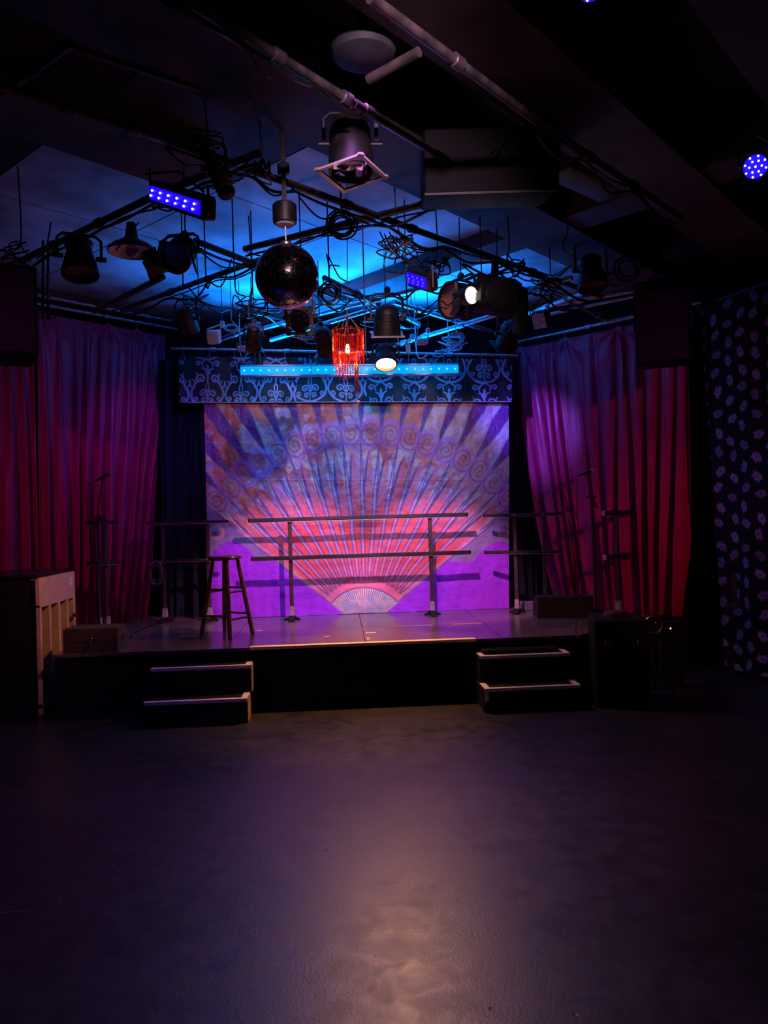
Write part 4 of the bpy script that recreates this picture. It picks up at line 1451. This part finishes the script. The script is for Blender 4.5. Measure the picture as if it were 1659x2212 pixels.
HANGL = ('in the tangle left of violet panel, reaching lowest', 'in the tangle above the violet panel', 'in the tangle sweeping right above violet panel', 'hanging straight in the tangle by the violet panel',
         'at the right end of the cable tangle', 'from ceiling hook right of mirror ball, shorter', 'from ceiling hook right of mirror ball, longer', 'below the mirrored reflector lamp', 'left of the mirror ball',
         'at the lower left of the mirror ball', 'below the bulky box-shaped light', 'left of the small square floodlight', 'between violet panel and white-lit spotlight', 'above the white-lit spotlight', 'between reflector lamp and mirror ball',
         'by the tilted brownish can light', 'below the gold-lit spotlight, leftmost', 'below the gold-lit spotlight, longest', 'below the gold-lit spotlight, innermost', 'above the right end of light bar, upper', 'above the right end of light bar, lower',
         'right of the amber spotlight', 'between chandelier and amber spotlight', 'above the left curtain pipe', 'at far left above the drop rods', 'beside the domed pendant', 'beside the right bell lamp', 'left of the large black box')
for i, (x0, y0, x1, y1, y) in enumerate(hang):
    a, b = at(x0, y0, y=y), at(x1, y1, y=y + rc.uniform(-.15, .15))
    mid = (a + b) / 2 + Vector((rc.uniform(-.08, .08), rc.uniform(-.08, .08), -rc.uniform(.03, .12)))
    q1 = a.lerp(mid, .5) + Vector((rc.uniform(-.04, .04), 0, rc.uniform(-.03, .02)))
    hp = [a, q1, mid, b]
    if i in (7, 8, 9, 10, 12, 14, 15, 20, 21, 22):
        hp = [Vector((a.x, a.y, ZC + .21))] + hp
    cable(smooth(hp, 7), .0055, 'loose cable ' + HANGL[i], CABLE if y < 7 else CABLEP, 'dangling cables' if y < 7 else 'blue-lit dangling cables')

# ------------------------------------------------------------------ ballet barres
BARW = mat('barre_rail', (.05, .045, .05), .4, .5, .3, 20)
BARP = mat('barre_post', (.09, .08, .08), .4, .5, .25, 20)


def barre(label, A, B, posts, z_up, z_lo, caps=None, w_=.030, hh=.042, inset_low=0.0, feet=True):
    """A, B plan ends of the rails; posts = fractions along the rail"""
    A, B = Vector((A[0], A[1], 0)), Vector((B[0], B[1], 0))
    X = (B - A).normalized()
    Y = Vector((-X.y, X.x, 0))
    L = (B - A).length
    c = (A + B) / 2 + Vector((0, 0, ZS))
    root = thing('ballet_barre', label, 'ballet barre', c, 'portable ballet barres')
    for z, nm in ((z_up, 'upper_rail'), (z_lo, 'lower_rail')):
        m_ = (A + B) / 2 + Vector((0, 0, z)) + X * (inset_low if nm == 'lower_rail' else 0)
        MB(c).box(m_, (L, w_, hh), (X, Y, Zx), .006).build(nm, BARW, root)
        MB(c).box(m_ - Zx * (hh / 2 + .003), (L, w_ * .8, .006), (X, Y, Zx)).build('rail_edge', ALU, root, False)
        for q in (-1, 1):
            MB(c).box(m_ + X * (q * (L / 2 + .004)), (.012 if not caps else .03, w_ + .002, hh + .002), (X, Y, Zx), .003).build('end_cap', caps or BLACK, root)
    for f_ in posts:
        p = A.lerp(B, f_) + Y * .035
        MB(c).box(p + Zx * ((ZS + .03 + z_up) / 2), (.042, .028, z_up - ZS - .03), (X, Y, Zx), .005).build('post', BARP, root)
        for z in (z_up, z_lo):
            bk_ = MB(c).box(p + Zx * z - Y * .012, (.05, .05, .03), (X, Y, Zx), .006).build('bracket', BLACK, root)
            MB(c).ball(p + Zx * z - Y * .058, .008, 8, 5).build('bolt', CHROME, bk_)
        if feet:
            poly = [(-.20, 0), (-.20, .012), (-.10, .026), (-.03, .05), (.03, .05), (.10, .026), (.20, .012), (.20, 0)]
            MB(c).prism([p - X * .03 + Y * 0 + Y * q0 * .9 + Zx * (ZS + q1) for q0, q1 in poly], X * .06).build('foot', BLACK, root)
            MB(c).prism([p - Y * .02 + X * q0 * .45 + Zx * (ZS + q1) for q0, q1 in poly], Y * .04).build('foot', BLACK, root)
            MB(c).prism([p - Y * .025 - X * .028 + Zx * (ZS + .03), p - Y * .025 + X * .028 + Zx * (ZS + .03), p - Y * .025 + X * .02 + Zx * (ZS + .15), p - Y * .025 - X * .02 + Zx * (ZS + .15)], Y * .05).build('socket', mat('grey_socket', (.4, .36, .36), .5), root)
    return root


yb_ = 8.46
zu = at(770, 1118, y=yb_).z
zl = at(780, 1200, y=yb_).z
ax0, ax1 = at(538, 1124, y=yb_).x, at(1009, 1111, y=yb_).x
f1 = (at(628, 1230, y=yb_).x - ax0) / (ax1 - ax0)
f2 = (at(932, 1220, y=yb_).x - ax0) / (ax1 - ax0)
barre('double-rail ballet barre standing centre stage before the fan backdrop', (ax0, yb_), (ax1, yb_), (f1, f2), zu, zl, None, inset_low=.02)
a0, a1 = at(318, 1127, y=8.72), at(491, 1126, y=8.58)
barre('ballet barre behind the wooden stool by the left masking drape', (a0.x, 8.72), (a1.x, 8.58), (.18, .74), zu, zl, None, .026, .03)
a0, a1 = at(1046, 1112, y=8.5), at(1210, 1108, y=8.2)
barre('ballet barre behind the stage monitor, partly before the right curtain', (a0.x, 8.5), (a1.x, 8.2), (.40, .78), zu - .02, zl - .01, None, .028, .036)
a0, a1 = at(1304, 1109, y=7.75), at(1384, 1105, y=8.25)
barre('ballet barre with pale end caps standing at far right', (a0.x, 7.75), (a1.x, 8.25), (.40, .86), at(1340, 1107, y=8).z, at(1340, 1200, y=8).z, mat('lilac_cap', (.6, .52, .62), .5), .03, .05)
a0, a1 = at(187, 1132, y=7.98), at(252, 1126, y=8.22)
barre('ballet barre seen end-on beside left microphone stand', (a0.x, 7.98), (a1.x, 8.22), (.38, .66), at(220, 1129, y=8.1).z, at(220, 1216, y=8.1).z, None, .03, .04)

# ------------------------------------------------------------------ wooden stool
WOODD = mat('dark_varnished_wood', (.085, .042, .030), .32, 0, .5, 14, .05, 40)
sc_ = at(491, 1374, z=ZS)
zt = at(491, 1201, y=sc_.y).z
root = thing('bar_stool', 'tall dark wooden bar stool with round seat on the stage', 'stool', Vector((sc_.x, sc_.y, ZS)))
h = root.location
MB(h).lathe([(-.032, .145), (-.028, .157), (-.012, .162), (-.002, .156), (.0, .14), (-.004, .05), (-.005, .001)], Vector((sc_.x, sc_.y, zt)), (0, 0, 1), 36, True, False).build('seat', WOODD, root)
ang0 = math.radians(14)
tops, bots = [], []
for i in range(4):
    a_ = ang0 + math.pi / 2 * i + math.radians(-90)
    dv = Vector((math.cos(a_), math.sin(a_), 0))
    tp_, bt_ = Vector((sc_.x, sc_.y, zt - .03)) + dv * .115, Vector((sc_.x, sc_.y, ZS)) + dv * .245
    tops.append(tp_)
    bots.append(bt_)
    MB(h).lathe([(0, .019), (.05, .021), (.35, .0215), (.7, .0185), ((tp_ - bt_).length, .016)], bt_, tp_ - bt_, 14).build('leg', WOODD, root)
for lv, dzz in ((.26, .02), (.60, .018)):
    for i in range(4):
        j = (i + 1) % 4
        q = lv + (dzz if i % 2 else -dzz)
        MB(h).lathe([(0, .008), (.08, .011), (.2, .011), ((bots[i].lerp(tops[i], q) - bots[j].lerp(tops[j], q)).length, .008)], bots[i].lerp(tops[i], q), bots[j].lerp(tops[j], q) - bots[i].lerp(tops[i], q), 10).build('rung', WOODD, root)

# ------------------------------------------------------------------ microphone stands
MICB = mat('mic_body', (.03, .03, .035), .35, .4)


def mic_stand(label, mlabel, base, z_col, boom_top, boom_end, mic_tip, mic_tail, mesh_mat, cable_pts):
    base = Vector(base)
    root = thing('microphone_stand', label, 'microphone stand', base)
    MB(base).lathe([(0, .13), (.012, .13), (.02, .11), (.03, .03), (.05, .022)], base, (0, 0, 1), 26).build('base', BLACKM, root)
    MB(base).cyl(base + Zx * .03, Vector((base.x, base.y, ZS + .55 * (z_col - ZS))), .013, .013, 10).build('lower_tube', BLACKM, root)
    MB(base).cyl(Vector((base.x, base.y, ZS + .5 * (z_col - ZS))), Vector((boom_top.x, boom_top.y, z_col)), .009, .009, 10).build('upper_tube', BLACKM, root)
    MB(base).lathe([(-.04, .016), (-.03, .02), (.03, .02), (.04, .014)], Vector((base.x, base.y, ZS + .55 * (z_col - ZS))), (0, 0, 1), 12).build('clutch', BLACKM, root)
    MB(base).cyl(boom_end, mic_tail.lerp(mic_tip, .42) - Zx * .012, .008, .007, 8).build('boom', BLACKM, root)
    MB(base).box(boom_top, (.05, .05, .06), None, .012).build('boom_clamp', BLACKM, root)
    MB(base).cyl(boom_top + Vector((-.06, 0, -.01)), boom_top + Vector((.06, 0, -.01)), .008, .008, 8).build('thumb_screw', RUBBER, root)
    MB(base).lathe([(-.03, .012), (.03, .014)], boom_end, boom_end - boom_top, 10).build('counterweight', RUBBER, root)
    mr_ = thing('microphone', mlabel, 'microphone', mic_tail)
    d = mic_tip - mic_tail
    L = d.length
    MB(mic_tail).lathe([(0, .010), (.01, .012), (L * .7, .018), (L * .72, .02)], mic_tail, d, 14).build('handle', MICB, mr_)
    MB(mic_tail).lathe([(L * .70, .019), (L * .76, .025), (L * .86, .027), (L * .95, .020), (L, .004)], mic_tail, d, 16).build('head', mesh_mat, mr_)
    MB(mic_tail).ring(mic_tail + d * .77, d, .026, .003, 18, 5).build('ring', CHROME, mr_)
    cable(smooth(cable_pts, 8), .004, 'thin cable hanging from ' + ('the left microphone' if 'left' in label else 'the right microphone'), CABLE, None, 'microphone_cable')
    return root


yl = 7.75
yl = 8.02
tip, tail = at(240, 1021, y=yl), at(206, 1040, y=yl)
mic_stand('black microphone stand at left before the red curtain', 'dark microphone on the left stand', (at(213, 1300, y=yl).x, yl, ZS), at(213, 1120, y=yl).z, at(213, 1118, y=yl), at(209, 1135, y=yl), tip, tail,
          mat('dark_mic_mesh', (.12, .11, .10), .4, .6, .4, 200), [tail, at(192, 1048, y=yl), at(189, 1070, y=yl), at(190, 1120, y=yl), at(199, 1190, y=yl), at(203, 1290, y=yl), at(206, 1330, y=yl)])
yr = 8.15
tip, tail = at(1288, 1014, y=yr), at(1250, 1027, y=yr)
bb = at(1288, 1318, y=yr)
mic_stand('slim black microphone stand at right before the red curtain', 'blue-lit microphone on the right stand', (bb.x, yr, ZS), at(1277, 1085, y=yr).z, at(1277, 1072, y=yr), at(1287, 1092, y=yr), tip, tail,
          mat('blue_grey_mic_mesh', (.5, .5, .52), .35, .6, .3, 200), [tail, at(1247, 1034, y=yr), at(1247, 1100, y=yr), at(1252, 1180, y=yr), at(1257, 1240, y=yr), at(1258, 1300, y=yr - .1), at(1240, 1338, z=ZS + .01)])

# ------------------------------------------------------------------ upright piano, back toward the stage
PT = mat('pale_pine', (.55, .36, .26), .55, 0, .2, 4, .05, 60)
SB = mat('brown_soundboard', (.055, .020, .012), .5, 0, .3, 10)
px_ = -2.60
y0, y1 = 6.86, 7.76
zt = 1.235
root = thing('upright_piano', 'black upright piano with its pale slatted back facing the stage', 'piano', (px_ - .28, (y0 + y1) / 2, 0))
h = root.location
PB = mat('piano_black', (.010, .009, .012), .3)
MB(h).box((px_ - .31, y0 + .02, zt / 2 - .02), (.56, .04, zt - .04), None, .006).build('end_panel', PB, root)
MB(h).box((px_ - .31, y1 - .02, zt / 2 - .02), (.56, .04, zt - .04), None, .006).build('end_panel', PB, root)
MB(h).box((px_ - .31, (y0 + y1) / 2, zt - .012), (.62, y1 - y0 + .04, .028), None, .006).build('lid', PB, root)
MB(h).box((px_ - .50, (y0 + y1) / 2, .60), (.12, y1 - y0 - .08, 1.16), None, .006).build('front_panel', PB, root)
MB(h).box((px_ - .66, y0 + .3, .66), (.26, .56, .08), None, .006).build('key_bed', PB, root)
MB(h).box((px_ - .10, (y0 + y1) / 2, .60), (.03, y1 - y0 - .06, 1.10)).build('soundboard', SB, root, False)
ztop = zt - .03
for i, (a_, b_) in enumerate(((y0, (y0 + y1) / 2 - .003), ((y0 + y1) / 2 + .003, y1))):
    MB(h).box((px_ - .04, (a_ + b_) / 2, ztop - .13), (.08, b_ - a_, .26), None, .004).build('top_board', PT, root)
MB(h).box((px_ - .04, (y0 + y1) / 2, .06), (.08, y1 - y0, .10), None, .004).build('bottom_board', PT, root)
for f_ in (.02, .27, .52, .77, .985):
    yy = y0 + (y1 - y0) * f_
    MB(h).box((px_ - .035, min(max(yy, y0 + .022), y1 - .022), .52), (.07, .044, .90), None, .004).build('back_post', PT, root)
MB(h).box((px_ + .003, y1 - .12, ztop - .09), (.006, .07, .07)).build('paper_tag', mat('paper', (.7, .68, .66), .7), root, False)
MB(h).lathe([(-.012, .02), (.012, .02)], (px_ + .01, y1 - .09, .78), (1, 0, 0), 10).build('knob', CHROME, root)
for yy in (y0 + .06, y1 - .06):
    MB(h).cyl((px_ - .06, yy - .012, .018), (px_ - .06, yy + .012, .018), .018, .018, 12).build('caster', BLACKM, root)

# ------------------------------------------------------------------ stage monitors, cases


def wedge(label, c, ax, w_, d_, hh, material=CARPET):
    """floor monitor: sloping grille toward the performer"""
    c = Vector(c)
    X, Y, Z = ax
    root = thing('stage_monitor', label, 'monitor speaker', c)
    prof = [(-d_ / 2, 0), (d_ / 2, 0), (d_ / 2, hh * .55), (d_ * .12, hh), (-d_ / 2, hh)]
    MB(c).prism([c - X * (w_ / 2) + Y * p + Z * q for p, q in prof], X * w_).build('cabinet', material, root, False)
    m_ = c + Y * (d_ * .31) + Z * (hh * .79)
    nrm = (Y * hh * .45 + Z * d_ * .38).normalized()
    MB(c).box(m_ + nrm * .004, (w_ * .92, .40 * d_, .012), (X, X.cross(nrm), nrm), .004).build('grille', mat('speaker_grille', (.018, .018, .02), .7, 0, .5, 90), root)
    MB(c).box(c - Y * (d_ / 2 + .002) + Z * (hh * .5), (w_ * .98, .004, .006), (X, Y, Z)).build('seam', DUSTY, root, False)
    for q in (-1, 1):
        MB(c).box(c + X * (q * (w_ / 2 + .003)) + Z * (hh * .5), (.012, .10, .03), (X, Y, Z), .004).build('handle', RUBBER, root)
    return root


c = at(1216, 1330, z=ZS)
wedge('black wedge stage monitor in front of the right curtain', c, rotz(-6), .58, .36, .22, mat('grey_black_carpet', (.035, .032, .035), .9, 0, .4, 60, .3, 200, .15))
c = at(1140, 1318, z=ZS)
single('small_case', MB().box(c + Zx * .05, (.16, .14, .10), None, .008), mat('blue_grey_case', (.16, .17, .2), .6), 'small low box between right drape and stage monitor', 'box')
c = at(208, 1400, z=ZS)
root = wedge('dark stage monitor on the stage corner beside the piano', Vector((-2.16, 6.99, ZS)), rotz(0), .46, .38, .21, mat('brown_black_carpet', (.05, .035, .03), .8, 0, .4, 60, .3, 200, .2))
MB(root.location).lathe([(0, .02), (.015, .02), (.018, .012)], root.location + Vector((.02, -.192, .11)), (0, -1, 0), 12).build('socket', CHROME, root)
MB(root.location).tube(smooth([root.location + Vector((.02, -.21, .11)), root.location + Vector((.01, -.25, .09)), root.location + Vector((.03, -.24, .02)), root.location + Vector((.06, -.22, .012))], 6), .006, 6).build('lead', CABLE, root)
cable(smooth([at(262, 1372, z=ZS + .008), at(285, 1378, z=ZS + .008), at(268, 1384, z=ZS + .008), at(300, 1362, z=ZS + .008), at(330, 1350, z=ZS + .008)], 8), .007, 'black cable lying on the deck beside corner monitor')

# road case and floor lights right of the stage
root = thing('road_case', 'black equipment case right of the stage front with cables on it', 'case', at(1335, 1540, z=0))
h = root.location
cx = at(1332, 1400, y=6.55).x
MB(h).box((cx, 6.52, .37), (.44, .46, .74), rotz(-12), .012).build('body', CARPET, root)
MB(h).lathe([(0, .10), (.03, .10), (.05, .09), (.055, .001)], (cx - .02, 6.5, .74), (0, 0, 1), 22).build('round_pad', mat('dark_red_pad', (.05, .02, .02), .6), root)
for q in (-.16, .1):
    MB(h).box((cx + q, 6.285 - q * .2, .55), (.05, .02, .05), rotz(-12), .004).build('latch', CHROME, root)
lc_ = at(1410, 1350, y=6.8)
root2 = thing('floor_lamp_can', 'small glossy floor spotlight beside the case right of stage', 'spotlight', Vector((lc_.x, 6.8, 0)))
MB(root2.location).lathe([(-.12, .05), (-.10, .075), (.04, .085), (.045, .07), (.03, .065)], lc_, (-.3, -1, .15), 20).build('body', BLACKM, root2)
MB(root2.location).lathe([(.02, .066), (.034, .05), (.04, .002)], lc_, (-.3, -1, .15), 20).build('lens', mat('dark_glass_lens', (.05, .06, .07), .06, .3), root2)
MB(root2.location).ring(lc_ + Vector((-.3, -1, .15)).normalized() * .042, (-.3, -1, .15), .075, .007, 22, 6).build('rim', ALU, root2)
MB(root2.location).cyl((lc_.x, 6.8, .02), (lc_.x, 6.8, lc_.z - .06), .02, .02, 10).build('post', BLACKM, root2)
MB(root2.location).lathe([(0, .16), (.015, .16), (.025, .04)], (lc_.x, 6.8, 0), (0, 0, 1), 20).build('foot', BLACKM, root2)
gl = at(1450, 1358, y=6.9)
root3 = thing('indicator_box', 'small black gear box with lit amber indicator at right', 'box', Vector((gl.x + .02, 6.95, 0)))
MB(root3.location).box((gl.x + .02, 6.98, gl.z / 2 + .03), (.2, .12, gl.z + .06), None, .01).build('body', BLACK, root3)
MB(root3.location).ball(Vector((gl.x, 6.915, gl.z)), .007, 8, 5).build('indicator', emit('amber_indicator', (1, .6, .3), 4), root3)
cable(smooth([at(1255, 1283, y=7.85), at(1250, 1320, y=7.4), at(1243, 1362, z=ZS + .006), at(1250, 1378, z=ZS + .006)], 8), .005, 'thin cable trailing over the deck before right monitor', CABLE)

# ------------------------------------------------------------------ flowered cloth panel at right
fa, fb = at(1512, 690, y=7.65), at(1700, 690, y=6.65)
A_, B_ = Vector((fa.x, fa.y, 0)), Vector((fb.x, fb.y, 0))
fd = (B_ - A_)
FL = fd.length
fd.normalize()
fn = Vector((fd.y, -fd.x, 0))
nw, nh = 210, 460
s, t = np.meshgrid(np.linspace(0, 1, nw), np.linspace(0, 1, nh))
ztop_ = at(1512, 672, y=7.65).z
run = s * FL + .22 * t * (1 - s)
off = .018 * np.sin(s * 14 + 2 * t) * (t + .2) + .02 * (fbm(s * 5, t * 6, 3) - .5)
P = np.stack([A_.x + fd.x * run + fn.x * off, A_.y + fd.y * run + fn.y * off, ztop_ + .03 + (0.02 - ztop_) * t], -1)
mx_, mz_ = run, ztop_ * t
fc = np.zeros(s.shape + (3,)) + np.array((.010, .009, .012))
rf = random.Random(4)
fl_ = []
cols = int(FL / .16) + 2
for i in range(cols):
    for j in range(int(ztop_ / .19) + 1):
        fx = (i + .25) * .16 + rf.uniform(-.022, .022)
        fz = (j + (.5 if i % 2 else 0) + .3) * .19 + rf.uniform(-.028, .028)
        r0i = int(max(0, (fz - .09) / ztop_ * nh)), int(min(nh, (fz + .09) / ztop_ * nh + 1))
        if r0i[1] <= r0i[0]:
            continue
        W0 = slice(*r0i)
        X_, Z_ = mx_[W0], mz_[W0]
        d = np.hypot(X_ - fx, (Z_ - fz))
        an = np.arctan2(Z_ - fz, X_ - fx)
        rad = .046 * (1 + .10 * np.sin(an * rf.choice((5, 6, 7, 8)) + rf.uniform(0, 6))) * (1 + .2 * np.cos(an * 2 + rf.uniform(0, 6))) * (.72 + .56 * fbm(X_ * 75 + i * 3, Z_ * 75 + j * 7, 2))
        a_ = sst(rad + .005, rad - .005, d)
        v = (.40 + .45 * fbm(X_ * 70 + i * 9, Z_ * 70 + j * 5, 3)) * sst(.004, .012, d)
        tint = np.array((.55, .42, .66)) * rf.uniform(.6, 1.1)
        fc[W0] = fc[W0] * (1 - a_[..., None]) + (tint * v[..., None]) * a_[..., None]
base = Vector(((A_.x + B_.x) / 2, (A_.y + B_.y) / 2, 0))
root = thing('flowered_panel', 'black cloth panel scattered with pale lilac flowers at right wall', 'cloth panel', base)
grid_mesh('cloth', P - np.array(base), attr_mat('flower_print_cloth', .8, .1, 60, .2), root, fc)
pm_ = (A_ + B_) / 2 + fn * -.03
MB(base).box(pm_ + Zx * (ztop_ + .05), (FL + .1, .04, .05), (fd, fn, Zx), .006).build('top_batten', BLACKM, root)
pb_ = at(1588, 1288, y=7.0)
root = thing('wall_bracket', 'small dull metal bracket hanging on the flowered cloth', 'bracket', at(1583, 1310, y=7.0))
MB(root.location).box(at(1587, 1270, y=7.0), (.035, .02, .30), rotz(-40), .004).build('arm', DUSTY, root)
MB(root.location).box(at(1580, 1308, y=7.0), (.10, .03, .04), rotz(-40), .004).build('plate', DUSTY, root)
c = at(1528, 665, y=7.5)
single('corner_plate', MB().prism([at(1508, 672, y=7.5), at(1508, 655, y=7.5), at(1530, 648, y=7.5), at(1556, 664, y=7.5)], (0, .03, 0)), mat('blue_grey_plate', (.10, .14, .20), .6), 'dim blue-grey bracket plate above the flowered cloth', 'plate')
